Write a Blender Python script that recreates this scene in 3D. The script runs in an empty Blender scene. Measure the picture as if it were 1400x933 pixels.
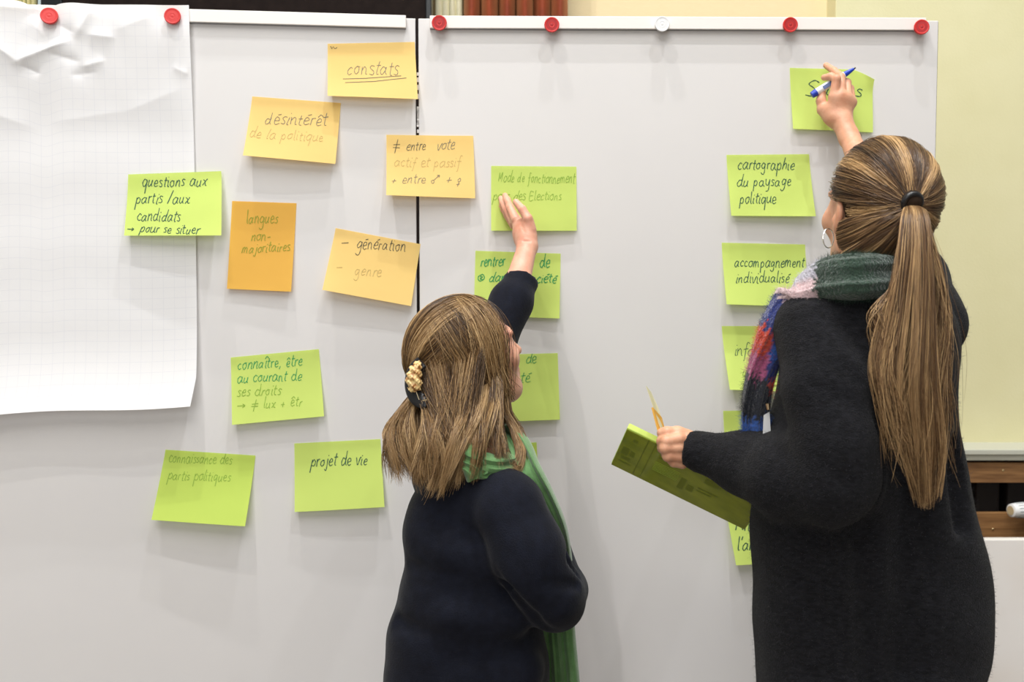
import bpy, math, random
import numpy as np
from mathutils import Vector
rnd = random.Random(7); rng = np.random.default_rng(7)
R = math.radians
scene = bpy.context.scene; col = scene.collection

# ------------------------------------------------------------------ camera
CAM = np.array([0.0, -2.32, 1.50]); PITCH = R(3.0); F = 1361.0
cam_d = bpy.data.cameras.new('camera'); cam = bpy.data.objects.new('camera', cam_d); col.objects.link(cam)
cam.location = CAM; cam.rotation_euler = (R(90) - PITCH, 0, 0)
cam_d.sensor_width = 36; cam_d.lens = 35
cam_d.dof.use_dof = True; cam_d.dof.focus_distance = 1.95; cam_d.dof.aperture_fstop = 5.0
cam_d.clip_start = .05
scene.camera = cam
# ------------------------------------------------------------------ world, lights, exposure
w = bpy.data.worlds.new('world'); scene.world = w; w.use_nodes = True
w.node_tree.nodes['Background'].inputs[0].default_value = (.9, .93, 1, 1)
w.node_tree.nodes['Background'].inputs[1].default_value = .3
def area(name, loc, size, power, colr, target=None, shape='DISK'):
    l = bpy.data.lights.new(name, 'AREA'); l.shape = shape; l.size = size; l.energy = power; l.color = colr
    o = bpy.data.objects.new(name, l); col.objects.link(o); o.location = loc
    d = Vector(target) - Vector(loc) if target else Vector((0, 0, -1))
    o.rotation_euler = d.to_track_quat('-Z', 'Y').to_euler()
    return o
WARM = (1, .975, .955); COOL = (.93, .965, 1)
area('ceiling_spot', (1.05, -1.80, 6.7), .05, 104, COOL, (.3, 0, 1.3))
area('ceiling_spot', (-1.35, -1.80, 6.7), .05, 100, WARM, (-.3, 0, 1.3))
area('ceiling_spot', (.50, -.78, 6.7), .05, 108, COOL, (.3, -.3, 1.3))
area('ceiling_spot', (-1.0, -.82, 6.7), .05, 112, WARM, (-.3, -.3, 1.3))
area('ceiling_spot', (3.2, -2.3, 6.7), .08, 50, COOL, (.3, 0, 1.3))
area('overhead_fill', (-.6, -3.6, 5.35), 2.6, 185, (1, .99, .985), (-.3, 0, 1.1), 'SQUARE')  # added soft fill above and behind the camera, not a real fitting
area('front_fill', (-1.2, -5.3, 2.2), 2.4, 76, (.95, .98, 1), (-.4, 0, .9), 'SQUARE')  # added frontal fill from behind the camera, no window stands there
scene.view_settings.view_transform = 'Standard'; scene.view_settings.look = 'None'
scene.view_settings.exposure = -0.44; scene.view_settings.gamma = 1.0
scene.view_settings.use_curve_mapping = False

# ------------------------------------------------------------------ helpers
cp, sp_ = math.cos(PITCH), math.sin(PITCH)
def ray(px, py):
    a = (px - 700) / F; b = (466.5 - py) / F
    return np.array([a, cp + b * sp_, -sp_ + b * cp])
def P(px, py, Y=0.0):
    d = ray(px, py); return CAM + d * ((Y - CAM[1]) / d[1])
def onplane(px, py, o, n):
    d = ray(px, py); return CAM + d * (np.dot(o - CAM, n) / np.dot(d, n))
def lin(c):
    return tuple(((v / 255) / 12.92 if v / 255 <= .04045 else ((v / 255 + .055) / 1.055) ** 2.4) for v in c) + (1,)
def unit(v): v = np.asarray(v, float); return v / np.linalg.norm(v)
def tag(o, label=None, cat=None, group=None, kind=None):
    if label: o['label'] = label
    if cat: o['category'] = cat
    if group: o['group'] = group
    if kind: o['kind'] = kind
    return o
def empty(name, loc=(0, 0, 0)):
    o = bpy.data.objects.new(name, None); col.objects.link(o); o.location = loc; o.empty_display_size = .1
    return o
def link(name, me, mat, parent=None, smooth=True):
    o = bpy.data.objects.new(name, me); col.objects.link(o)
    if mat is not None and not me.materials: me.materials.append(mat)
    if smooth and len(me.polygons): me.polygons.foreach_set('use_smooth', np.ones(len(me.polygons), bool))
    if parent is not None:
        o.parent = parent; wl = Vector((0, 0, 0)); q = parent
        while q is not None: wl += Vector(q.location); q = q.parent
        o.location = -wl
    return o
def mesh_np(name, V, Fq):
    V = np.asarray(V, np.float32); Fq = np.asarray(Fq, np.int32)
    me = bpy.data.meshes.new(name); me.vertices.add(len(V)); me.vertices.foreach_set('co', V.ravel())
    n, k = Fq.shape; me.loops.add(n * k); me.loops.foreach_set('vertex_index', Fq.ravel())
    me.polygons.add(n); me.polygons.foreach_set('loop_start', np.arange(0, n * k, k, dtype=np.int32))
    me.update(calc_edges=True); return me
class MB:
    def __init__(s): s.v = []; s.f = []
    def add(s, v, f):
        b = len(s.v); s.v += [tuple(map(float, p)) for p in v]; s.f += [tuple(b + i for i in q) for q in f]
    def box(s, lo, hi):
        x0, y0, z0 = lo; x1, y1, z1 = hi
        s.add([(x0,y0,z0),(x1,y0,z0),(x1,y1,z0),(x0,y1,z0),(x0,y0,z1),(x1,y0,z1),(x1,y1,z1),(x0,y1,z1)],
              [(0,3,2,1),(4,5,6,7),(0,1,5,4),(1,2,6,5),(2,3,7,6),(3,0,4,7)])
    def obox(s, o, ax, ay, az, lo, hi):       # box in a frame
        c = []
        for z in (lo[2], hi[2]):
            for x, y in ((lo[0], lo[1]), (hi[0], lo[1]), (hi[0], hi[1]), (lo[0], hi[1])):
                c.append(o + ax * x + ay * y + az * z)
        s.add(c, [(0,3,2,1),(4,5,6,7),(0,1,5,4),(1,2,6,5),(2,3,7,6),(3,0,4,7)])
    def tube(s, pts, rad, n=12, cap=True):
        pts = [np.asarray(p, float) for p in pts]
        if not hasattr(rad, '__len__'): rad = [rad] * len(pts)
        vs = []; ref = None
        for i, p in enumerate(pts):
            t = unit(pts[min(i + 1, len(pts) - 1)] - pts[max(i - 1, 0)])
            if ref is None: ref = np.array([0, 0, 1.]) if abs(t[2]) < .9 else np.array([1., 0, 0])
            a = unit(np.cross(t, ref)); b = np.cross(t, a); ref = -np.cross(t, a) if False else b * -1 if False else np.cross(a, t)
            for k in range(n):
                q = 2 * math.pi * k / n; vs.append(p + (a * math.cos(q) + b * math.sin(q)) * rad[i])
        fs = [(i*n+k, i*n+(k+1) % n, (i+1)*n+(k+1) % n, (i+1)*n+k) for i in range(len(pts)-1) for k in range(n)]
        if cap: fs += [tuple(range(n))[::-1], tuple((len(pts)-1)*n + k for k in range(n))]
        s.add(vs, fs)
    def lathe(s, o, ax, prof, n=32):          # prof: (distance along ax, radius)
        ax = unit(ax); r = np.array([0, 0, 1.]) if abs(ax[2]) < .9 else np.array([1., 0, 0])
        a = unit(np.cross(ax, r)); b = np.cross(ax, a); vs = []
        for h, rr in prof:
            for k in range(n):
                q = 2*math.pi*k/n; vs.append(o + ax*h + (a*math.cos(q) + b*math.sin(q))*rr)
        m = len(prof)
        fs = [(i*n+k, i*n+(k+1) % n, (i+1)*n+(k+1) % n, (i+1)*n+k) for i in range(m-1) for k in range(n)]
        fs += [tuple(range(n))[::-1], tuple((m-1)*n + k for k in range(n))]
        s.add(vs, fs)
    def build(s, name, mat, parent=None, smooth=False, bevel=0):
        me = bpy.data.meshes.new(name); me.from_pydata(s.v, [], s.f); me.update()
        o = link(name, me, mat, parent, smooth)
        if smooth:
            try: me.set_sharp_from_angle(angle=R(40))
            except Exception: pass
        if bevel:
            b = o.modifiers.new('bevel', 'BEVEL'); b.width = bevel; b.segments = 2; b.limit_method = 'ANGLE'
        return o
def catmull(pts, n):
    p = np.asarray(pts, float); m = len(p); p = np.vstack([2*p[0]-p[1], p, 2*p[-1]-p[-2]])
    t = np.linspace(0, m - 1 - 1e-6, n); i = t.astype(int); f = (t - i)[:, None]
    a, b, c, d = p[i], p[i+1], p[i+2], p[i+3]
    return .5*((2*b) + (c-a)*f + (2*a-5*b+4*c-d)*f**2 + (3*b-a-3*c+d)*f**3)
def sweep(path, wid, thk, side, n_path=60, n_cir=36, fold=None, closed_sec=2.6):
    """flattened cross section swept on a path; side = direction of the width (per key)"""
    C = catmull(path, n_path); W = catmull([[a] for a in wid], n_path)[:, 0]; T = catmull([[a] for a in thk], n_path)[:, 0]
    S = catmull(side, n_path); V = []; UV = []
    for i in range(n_path):
        t = unit(C[min(i+1, n_path-1)] - C[max(i-1, 0)]); s = S[i] - t*np.dot(S[i], t); s = unit(s); nrm = np.cross(t, s)
        for k in range(n_cir):
            q = 2*math.pi*k/n_cir; cx = math.cos(q); sx = math.sin(q)
            x = math.copysign(abs(cx)**(2/closed_sec), cx)*W[i]; y = math.copysign(abs(sx)**(2/closed_sec), sx)*T[i]
            if fold: y += fold(i/(n_path-1), x/max(W[i], 1e-5))*(1 if True else 0)
            V.append(C[i] + s*x + nrm*y); UV.append((i/(n_path-1), x/max(W[i], 1e-5)))
    Fq = [(i*n_cir+k, i*n_cir+(k+1) % n_cir, (i+1)*n_cir+(k+1) % n_cir, (i+1)*n_cir+k) for i in range(n_path-1) for k in range(n_cir)]
    Fq += [tuple(range(n_cir))[::-1], tuple((n_path-1)*n_cir+k for k in range(n_cir))]
    return V, Fq, UV

# ------------------------------------------------------------------ materials
def mat(name, base, rough=.6, **kw):
    m = bpy.data.materials.new(name); m.use_nodes = True; nt = m.node_tree; b = nt.nodes['Principled BSDF']
    b.inputs['Base Color'].default_value = base if len(base) == 4 else (*base, 1)
    b.inputs['Roughness'].default_value = rough
    for k, v in kw.items(): b.inputs[k.replace('_', ' ')].default_value = v
    return m
def N(m, t, **kw):
    n = m.node_tree.nodes.new(t)
    for k, v in kw.items(): setattr(n, k, v)
    return n
def L(m, a, b): m.node_tree.links.new(a, b)
def noise_col(m, c1, c2, scale=8, stretch=(1, 1, 1), detail=4, lo=.3, hi=.7, bump=0, bscale=None, coord='Object'):
    b = m.node_tree.nodes['Principled BSDF']; tc = N(m, 'ShaderNodeTexCoord'); mp = N(m, 'ShaderNodeMapping')
    mp.inputs['Scale'].default_value = stretch; L(m, tc.outputs[coord], mp.inputs[0])
    n = N(m, 'ShaderNodeTexNoise'); n.inputs['Scale'].default_value = scale; n.inputs['Detail'].default_value = detail
    L(m, mp.outputs[0], n.inputs[0]); r = N(m, 'ShaderNodeValToRGB'); L(m, n.outputs[0], r.inputs[0])
    r.color_ramp.elements[0].position = lo; r.color_ramp.elements[0].color = c1
    r.color_ramp.elements[1].position = hi; r.color_ramp.elements[1].color = c2
    L(m, r.outputs[0], b.inputs['Base Color'])
    if bump:
        n2 = N(m, 'ShaderNodeTexNoise'); n2.inputs['Scale'].default_value = bscale or scale; n2.inputs['Detail'].default_value = 5
        L(m, mp.outputs[0], n2.inputs[0]); bp = N(m, 'ShaderNodeBump'); bp.inputs['Strength'].default_value = bump
        bp.inputs['Distance'].default_value = .004
        L(m, n2.outputs[0], bp.inputs['Height']); L(m, bp.outputs[0], b.inputs['Normal'])
    return m
M = {}
M['board'] = noise_col(mat('whiteboard', (.8, .8, .8), .42), lin((223, 220, 218)), lin((226, 223, 221)), 3)
M['rail'] = mat('rail_paint', lin((243, 238, 232)), .45)
M['edge'] = mat('dark_edge', lin((40, 40, 44)), .6)
M['chip'] = mat('chipped_edge', lin((228, 224, 220)), .7)
M['metal'] = mat('grey_metal', (.35, .35, .36), .4, Metallic=1.0)
M['red'] = mat('red_plastic', lin((205, 40, 36)), .5)
M['red2'] = mat('red_plastic_inner', lin((172, 26, 30)), .55)
M['whitep'] = mat('white_plastic', lin((240, 240, 240)), .4)
M['wall'] = noise_col(mat('cream_wallpaper', (.8, .8, .6), .85), lin((218, 212, 168)), lin((222, 216, 174)), 6, bump=.15, bscale=160)
M['wall2'] = noise_col(mat('warm_lit_wallpaper', (.8, .8, .6), .85), lin((228, 208, 164)), lin((232, 214, 172)), 50, (1, 1, 20), bump=.1, bscale=80)  # same wall; warmer tone puts the different light here into the colour
M['plain'] = mat('room_paint', lin((186, 188, 190)), .9)
M['floor'] = noise_col(mat('parquet', (.4, .3, .2), .5), lin((104, 94, 86)), lin((124, 112, 104)), 6, (1, 12, 1))
M['ceil'] = mat('ceiling_paint', lin((210, 210, 212)), .9)
M['sill'] = mat('sill_stone', lin((196, 196, 182)), .5)
M['wood'] = noise_col(mat('brown_wood', (.3, .2, .1), .45), lin((112, 76, 44)), lin((160, 118, 74)), 9, (1, 1, 14), 6, .25, .75, .1, 60)
M['dark'] = mat('dark_void', lin((30, 22, 20)), .7)
M['darkpanel'] = noise_col(mat('dark_panel', (.02, .02, .02), .8, Specular_IOR_Level=.1), lin((26, 19, 17)), lin((34, 26, 23)), 30)
M['velvet'] = noise_col(mat('rust_velvet', (.3, .1, .02), .8, Sheen_Weight=.25), lin((118, 42, 12)), lin((140, 56, 18)), 20)
M['velvet'].node_tree.nodes['Principled BSDF'].inputs['Sheen Tint'].default_value = (1, .5, .2, 1)
M['sheer'] = noise_col(mat('cream_curtain', (.8, .8, .6), .8), lin((225, 218, 180)), lin((238, 232, 200)), 40, (8, 1, 1))
M['table'] = noise_col(mat('pale_table', (.8, .75, .7), .28), lin((238, 230, 222)), lin((246, 242, 238)), 2.2, (1, 1, 1), 3, .4, .6)
M['screw'] = mat('brass_screw', (.7, .55, .3), .3, Metallic=1.0)
M['black'] = mat('black_plastic', (.012, .012, .014), .35)
M['gold'] = mat('gold_wire', (.9, .75, .5), .25, Metallic=1.0)
M['silver'] = mat('silver_wire', (.9, .88, .85), .2, Metallic=1.0)
def paper(name, base, tr=.25, fiber=.03):
    m = mat(name, base, .75); nt = m.node_tree; b = nt.nodes['Principled BSDF']; out = nt.nodes['Material Output']
    t = N(m, 'ShaderNodeBsdfTranslucent'); t.inputs[0].default_value = base
    mx = N(m, 'ShaderNodeMixShader'); mx.inputs[0].default_value = tr
    L(m, b.outputs[0], mx.inputs[1]); L(m, t.outputs[0], mx.inputs[2]); L(m, mx.outputs[0], out.inputs[0])
    tc = N(m, 'ShaderNodeTexCoord'); n = N(m, 'ShaderNodeTexNoise'); n.inputs['Scale'].default_value = 14; n.inputs['Detail'].default_value = 3
    L(m, tc.outputs['Object'], n.inputs[0]); bp = N(m, 'ShaderNodeBump'); bp.inputs['Strength'].default_value = .25; bp.inputs['Distance'].default_value = .004
    L(m, n.outputs[0], bp.inputs['Height']); L(m, bp.outputs[0], b.inputs['Normal'])
    return m
M['lime'] = paper('lime_note_paper', lin((218, 238, 124)))
M['lime2'] = paper('lime_note_paper_deep', lin((208, 232, 106)))
M['yel'] = paper('yellow_note_paper', lin((253, 218, 136)))
M['ora'] = paper('orange_note_paper', lin((248, 194, 86)))
M['ink_green'] = mat('green_ink', lin((38, 84, 62)), .6)
M['ink_teal'] = mat('teal_ink', lin((40, 150, 80)), .6)
M['ink_fade'] = mat('faded_green_ink', lin((140, 176, 58)), .6)
M['ink_grey'] = mat('grey_ink', lin((112, 108, 92)), .6)
M['ink_dark'] = mat('dark_ink', lin((52, 56, 48)), .6)
M['ink_faint'] = mat('faint_grey_ink', lin((196, 168, 98)), .6)
M['ink_olive'] = mat('olive_ink', lin((150, 148, 30)), .6)
# flip chart paper with a faint square grid
m = paper('flipchart_paper', lin((246, 245, 245)), .2); b = m.node_tree.nodes['Principled BSDF']
br = N(m, 'ShaderNodeTexBrick'); br.offset = 0; br.inputs['Color1'].default_value = lin((252, 251, 251)); br.inputs['Color2'].default_value = lin((252, 251, 251))
br.inputs['Mortar'].default_value = lin((238, 238, 242)); br.inputs['Scale'].default_value = 1
br.inputs['Mortar Size'].default_value = .0006; br.inputs['Mortar Smooth'].default_value = .6; br.inputs['Brick Width'].default_value = .025; br.inputs['Row Height'].default_value = .025
uvn = N(m, 'ShaderNodeUVMap'); L(m, uvn.outputs[0], br.inputs['Vector']); L(m, br.outputs['Color'], b.inputs['Base Color'])
M['flip'] = m
def skin(name, base, red):
    m = mat(name, base, .48, Subsurface_Weight=.18, Subsurface_Scale=.008)
    m.node_tree.nodes['Principled BSDF'].inputs['Subsurface Radius'].default_value = (1, .35, .2)
    return noise_col(m, base, red, 38, detail=5, lo=.35, hi=.75, bump=.12, bscale=260)
M['skin1'] = skin('fair_skin', lin((226, 172, 146)), lin((214, 146, 122)))
M['skin2'] = skin('warm_skin', lin((222, 168, 136)), lin((204, 142, 110)))
M['navy'] = noise_col(mat('navy_knit', (.01, .01, .02), .9, Specular_IOR_Level=.2, Sheen_Weight=.07, Sheen_Roughness=.4), lin((13, 15, 25)), lin((19, 22, 34)), 60, bump=.35, bscale=420)
M['wool'] = noise_col(mat('black_wool', (.01, .01, .01), .95, Specular_IOR_Level=.2, Sheen_Weight=.06, Sheen_Roughness=.4), lin((13, 13, 16)), lin((31, 31, 35)), 90, (1, 1, 2.2), bump=.8, bscale=300)
M['trouser'] = mat('dark_trousers', lin((30, 32, 42)), .8)
M['shoe'] = mat('black_shoe', (.01, .01, .01), .4)
M['gscarf'] = noise_col(mat('green_scarf', (.2, .5, .2), .8, Sheen_Weight=.4), lin((82, 124, 68)), lin((98, 142, 84)), 40, bump=.3, bscale=300)
def attr_mat(name, rough=.5, **kw):
    m = mat(name, (.5, .5, .5), rough, **kw); a = N(m, 'ShaderNodeAttribute'); a.attribute_name = 'col'
    L(m, a.outputs['Color'], m.node_tree.nodes['Principled BSDF'].inputs['Base Color']); return m
M['hair'] = attr_mat('hair_strands', .36); M['hair'].node_tree.nodes['Principled BSDF'].inputs['Specular IOR Level'].default_value = .55
M['hairbase'] = mat('hair_mass', lin((44, 30, 18)), .8, Specular_IOR_Level=.2)
M['fuzzy'] = attr_mat('mohair', .9, Sheen_Weight=.5)
def fuzzbump(m):
    tc = N(m, 'ShaderNodeTexCoord'); n = N(m, 'ShaderNodeTexNoise'); n.inputs['Scale'].default_value = 220; n.inputs['Detail'].default_value = 6
    L(m, tc.outputs['Object'], n.inputs[0]); bp = N(m, 'ShaderNodeBump'); bp.inputs['Strength'].default_value = .9; bp.inputs['Distance'].default_value = .006
    L(m, n.outputs[0], bp.inputs['Height']); L(m, bp.outputs[0], m.node_tree.nodes['Principled BSDF'].inputs['Normal'])
fuzzbump(M['fuzzy'])
M['blue'] = mat('blue_plastic', lin((24, 62, 180)), .35)
M['olive'] = noise_col(mat('olive_wrapper', (.3, .35, .02), .25, Coat_Weight=.6), lin((128, 142, 22)), lin((158, 168, 36)), 18, (1, 3, 1), 3)
M['olive_d'] = mat('olive_print_folds', lin((118, 130, 24)), .3)
M['tort'] = noise_col(mat('marbled_clip', (.7, .5, .2), .35), lin((150, 92, 36)), lin((244, 214, 150)), 130, detail=4, lo=.38, hi=.58)
M['eye'] = mat('eye_white', (.8, .78, .75), .2); M['iris'] = mat('eye_iris', (.05, .08, .09), .15)

# ================================================================== SETTING
def struct(name, lo, hi, m, bevel=0):
    b = MB(); b.box(lo, hi); o = b.build(name, m, bevel=bevel); o['kind'] = 'structure'; return o
XW, YF, YB, ZC = 5.0, -5.5, 1.25, 7.0
struct('floor', (-XW, YF, -.1), (XW, YB + .2, 0), M['floor'])
struct('ceiling', (-XW, YF, ZC), (XW, YB + .2, ZC + .1), M['ceil'])
struct('wall_left', (-XW - .1, YF, 0), (-XW, YB + .2, ZC), M['plain'])
struct('wall_right', (XW, YF, 0), (XW + .1, YB + .2, ZC), M['plain'])
struct('wall_front', (-XW, YF - .1, 0), (XW, YF, ZC), M['plain'])
pier_x = P(1145, 20, YB - .08)[0]
struct('wall_back', (-XW, YB + .04, 0), (pier_x + .02, YB + .2, ZC), M['wall2'])
struct('wall_back_pier', (pier_x, YB - .06, .93), (XW, YB + .2, ZC), M['wall'], .004)
struct('wall_back_niche', (pier_x, YB + .1, 0), (XW, YB + .2, .95), M['dark'])
# window sill of two stone layers
y_s = YB - .22
sl = P(1340, 615, y_s); zt = sl[2]; z1 = P(1340, 631, y_s)[2]; zm = P(1340, 622.5, y_s)[2]
b = MB(); b.box((pier_x, y_s, zm), (XW, YB + .1, zt)); b.box((pier_x, y_s + .012, z1), (XW, YB + .1, zm - .001))
o = b.build('trim_1', M['sill'], bevel=.003); o['kind'] = 'structure'
# wooden radiator cover under the sill: boards with gaps, screws, uprights
yc = y_s + .03
rc = empty('radiator_cover', (2.2, yc, 0))
tag(rc, 'brown wooden radiator cover of horizontal boards under the window sill', 'radiator cover')
def zrow(py): return P(1360, py, yc)[2]
joint = P(1314, 645, yc)[0]
for (ya, yb_) in ((633, 660.5), (701.5, 737), (778, 812), (850, 884)):
    for (xa, xb) in ((pier_x + .01, joint - .0015), (joint + .0015, joint + .9), (joint + .903, XW - .05)):
        b = MB(); b.box((xa, yc, zrow(yb_)), (xb, yc + .02, zrow(ya))); b.build('board', M['wood'], rc, bevel=.002)
for (px_, py_) in ((1371.5, 643.5), (1357.5, 724), (1371.5, 795)):
    p = P(px_, py_, yc); b = MB(); b.lathe(p + np.array([0, .002, 0]), (0, -1, 0), [(0, .004), (.003, .004), (.004, .0028)], 14); b.build('screw', M['screw'], rc, True)
for xx in (pier_x + .03, joint + .45, joint + 1.4):
    b = MB(); b.box((xx, yc + .021, .0), (xx + .04, yc + .05, z1 - .001)); b.build('upright', M['wood'], rc)
# radiator behind
rd = empty('radiator', (2.4, YB - .05, 0)); tag(rd, 'dark radiator behind the brown wooden boards under the sill', 'radiator')
for i in range(26):
    x = pier_x + .08 + i*.11
    b = MB(); b.box((x, YB - .08, .12), (x + .085, YB + .0, z1 - .06)); b.build('radiator_fin', M['dark'], rd, bevel=.01)
for x in (pier_x + .1, pier_x + 1.4, pier_x + 2.7):
    b = MB(); b.box((x, YB - .07, .001), (x + .05, YB - .01, .125)); b.build('foot', M['dark'], rd)
# thermostat valve
tv = P(1390, 698, yc - .05); vo = empty('thermostat_valve', tuple(tv)); tag(vo, 'white ribbed thermostat valve knob in front of the brown boards', 'valve')
ax = unit((1, .25, -.02)); b = MB()
b.lathe(tv - ax*.024, ax, [(0, .016), (.002, .022), (.01, .0235), (.05, .026), (.075, .024), (.08, .014)], 32); b.build('valve_knob', M['whitep'], vo, True)
b = MB(); b.lathe(tv - ax*.026, ax, [(0, .0155), (.0015, .0155), (.002, .012)], 24); b.build('knob_cap', mat('beige_cap', lin((198, 178, 140)), .5), vo, True)
for k in range(14):
    q = 2*math.pi*k/14; s_ = unit(np.cross(ax, (0, 0, 1))); t_ = np.cross(ax, s_); d = s_*math.cos(q) + t_*math.sin(q)
    b = MB(); b.tube([tv - ax*.006 + d*.0235, tv + ax*.03 + d*.0258], .0016, 6); b.build('rib', mat('rib_grey', lin((150, 158, 160)), .5) if k == 0 else bpy.data.materials['rib_grey'], vo, True)
b = MB(); b.tube([tv + ax*.05, tv + ax*.09, tv + ax*.09 + np.array([0, .0, -.45])], .016, 14); b.build('pipe', M['black'], vo, True)
# low white panel in front of the radiator cover
yw = .80; zw = P(1360, 738, yw)[2]
t = empty('low_white_panel', (1.9, yw, 0)); tag(t, 'low white panel standing before the brown boards behind the person in black', 'panel')
b = MB(); b.box((1.22, yw, .08), (2.72, yw + .03, zw)); b.build('panel_sheet', M['table'], t, bevel=.003)
for x in (1.30, 2.60):
    b = MB(); b.box((x, yw - .12, .001), (x + .04, yw + .15, .03)); b.build('foot', M['metal'], t, bevel=.004)
    b = MB(); b.box((x, yw + .031, .03), (x + .04, yw + .05, zw - .1)); b.build('post', M['metal'], t, bevel=.002)

# dark panel, curtains and window strip behind the boards
yp = YB - .25
pl, pr = P(40, 10, yp)[0], P(590, 10, yp)[0]; zb = 1.2
dp = empty('dark_display_panel', ((pl + pr)/2, yp, 0)); tag(dp, 'dark brown-black display panel behind the left board, only its lower strip in view', 'panel')
b = MB(); b.box((P(86, 5, yp)[0], yp, zb), (pr - .02, yp + .04, 3.2)); b.build('panel_sheet', M['darkpanel'], dp)
for xa, xb in ((P(56, 5, yp)[0], P(85, 5, yp)[0]), (pr - .019, pr)):
    b = MB(); b.box((xa, yp - .004, zb), (xb, yp + .045, 3.2)); b.build('frame', mat('panel_frame', lin((20, 24, 28)), .3), dp, bevel=.003)
for x in (pl + .2, pr - .2):
    b = MB(); b.tube([(x, yp + .06, 0.001), (x, yp + .06, 3.0)], .02, 12); b.build('stand_pole', M['black'], dp, True)
def curtain(name, xa, xb, y, folds, amp, m, label, seed=1):
    rr = random.Random(seed); n = folds*16; V = []; Fs = []; ph = [rr.uniform(-.5, .5) for _ in range(folds + 1)]
    am = [rr.uniform(.6, 1.2) for _ in range(folds + 1)]
    for i in range(n + 1):
        s = i/n*folds; k = min(int(s), folds - 1); q = 2*math.pi*s + ph[k]*.3
        x = xa + (xb - xa)*i/n; yy = y - amp*am[k]*math.sin(math.pi*(s - k))**.7
        for z in (.05, 1.2, 2.4, 3.4): V.append((x, yy, z))
    for i in range(n):
        for j in range(3): Fs.append((i*4+j, (i+1)*4+j, (i+1)*4+j+1, i*4+j+1))
    b = MB(); b.add(V, Fs); o = b.build(name, m, None, True); sm = o.modifiers.new('solid', 'SOLIDIFY'); sm.thickness = .003
    return tag(o, label, 'curtain')
curtain('velvet_curtain', P(631, 10, yp)[0], P(780, 10, yp)[0], yp + .16, 6, .10, M['velvet'], 'rust brown velvet curtain in deep folds above the rail of the right board', 5)
curtain('sheer_curtain', P(592, 10, yp + .1)[0], P(630, 10, yp + .1)[0], yp + .2, 4, .012, M['sheer'], 'narrow cream curtain strip between the dark panel and the rust velvet curtain', 3)
curtain('sheer_curtain', P(-160, 10, yp + .1)[0], P(32, 10, yp + .1)[0], yp + .2, 26, .02, noise_col(mat('striped_curtain', (.8, .8, .5), .8), lin((120, 126, 70)), lin((238, 226, 168)), 60, (3, 0, 0), 1, .4, .55), 'pale yellow striped curtain above the flip chart sheet at the left edge', 4)
b = MB(); xa, xb = P(33, 5, yp + .1)[0], P(54, 5, yp + .1)[0]; b.box((xa, yp + .2, .05), (xb, yp + .24, 3.4)); o = b.build('window_1', mat('window_frame', lin((205, 222, 228)), .4)); o['kind'] = 'structure'

# ================================================================== BOARDS
O2 = P(574, 470, 0.0); A = P(1277, 470, .019); dir2 = unit((A - O2)*np.array([1, 1, 0]))
n2 = np.array([dir2[1], -dir2[0], 0.])       # towards the camera
B = P(0, 470, -.098); O1 = P(571.5, 470, 0.0); dir1 = unit((O1 - B)*np.array([1, 1, 0])); n1 = np.array([dir1[1], -dir1[0], 0.])
UPZ = np.array([0, 0, 1.])
ztop = onplane(620, 25.5, O2, n2)[2]
def board(name, o, d, n, x0, x1, zt, zb, rail, label):
    g = empty(name, (float((o + d*(x0 + x1)/2)[0]), float((o + d*(x0 + x1)/2)[1]), 0)); tag(g, label, 'pinboard', 'the two white pinboards')
    base = np.array([o[0], o[1], 0.])
    b = MB(); b.obox(base, d, n, UPZ, (x0, -.024, zb), (x1, 0, zt)); b.build('board_sheet', M['board'], g, bevel=.0015)
    for xa, xb in ((x0 - .0004, x0 + .0012), (x1 - .0012, x1 + .0004)):
        b = MB(); b.obox(base, d, n, UPZ, (xa, -.0245, zb), (xb, -.001, zt - .003)); b.build('edge_strip', M['edge'], g)
    b = MB(); b.obox(base, d, n, UPZ, (rail[0], 0.0002, rail[2]), (rail[1], .013, rail[3])); b.build('rail', M['rail'], g, bevel=.0012)
    b = MB(); b.obox(base, d, n, UPZ, (rail[0], .0002, rail[2] - .0006), (rail[1], .0095, rail[2] - .0001)); b.build('rail_gap_line', M['metal'], g)  # added strip that draws the gap line under the rail
    for x in (x0 + .06, x1 - .06):
        b = MB(); b.tube([base + d*x - n*.04 + UPZ*.06, base + d*x - n*.04 + UPZ*(zt - .1)], .015, 14); b.build('post', M['metal'], g, True)
        b = MB(); b.tube([base + d*x - n*.3 + UPZ*.05, base + d*x + n*.22 + UPZ*.05], .017, 14); b.build('foot', M['metal'], g, True)
        for s in (-.28, .2):
            b = MB(); b.lathe(base + d*(x - .01) + n*s + UPZ*.0245, d, [(0, .018), (.003, .024), (.017, .024), (.02, .018)], 20); b.build('castor', M['black'], g, True)
    return base
r0 = np.dot(onplane(588, 30, O2, n2) - O2, dir2); r1 = np.dot(onplane(1263, 40, O2, n2) - O2, dir2); W2b = np.dot(onplane(1277, 300, O2, n2) - O2, dir2)
rz0 = onplane(620, 40.5, O2, n2 + 0)[2]; rz1 = onplane(620, 23.5, O2, n2)[2]
base2 = board('pinboard', O2, dir2, n2, 0.0, W2b, ztop, .45, (r0, r1, rz0, rz1), 'right white pinboard, holding the green notes and four red magnets and one white one')
q1 = np.dot(onplane(555, 35, O1, n1) - O1, dir1)
base1 = board('pinboard', O1, dir1, n1, -1.19, -.0022, ztop, .45, (-1.17, q1, rz0, rz1), 'left white pinboard, holding the flip chart sheet and most orange notes')
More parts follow.
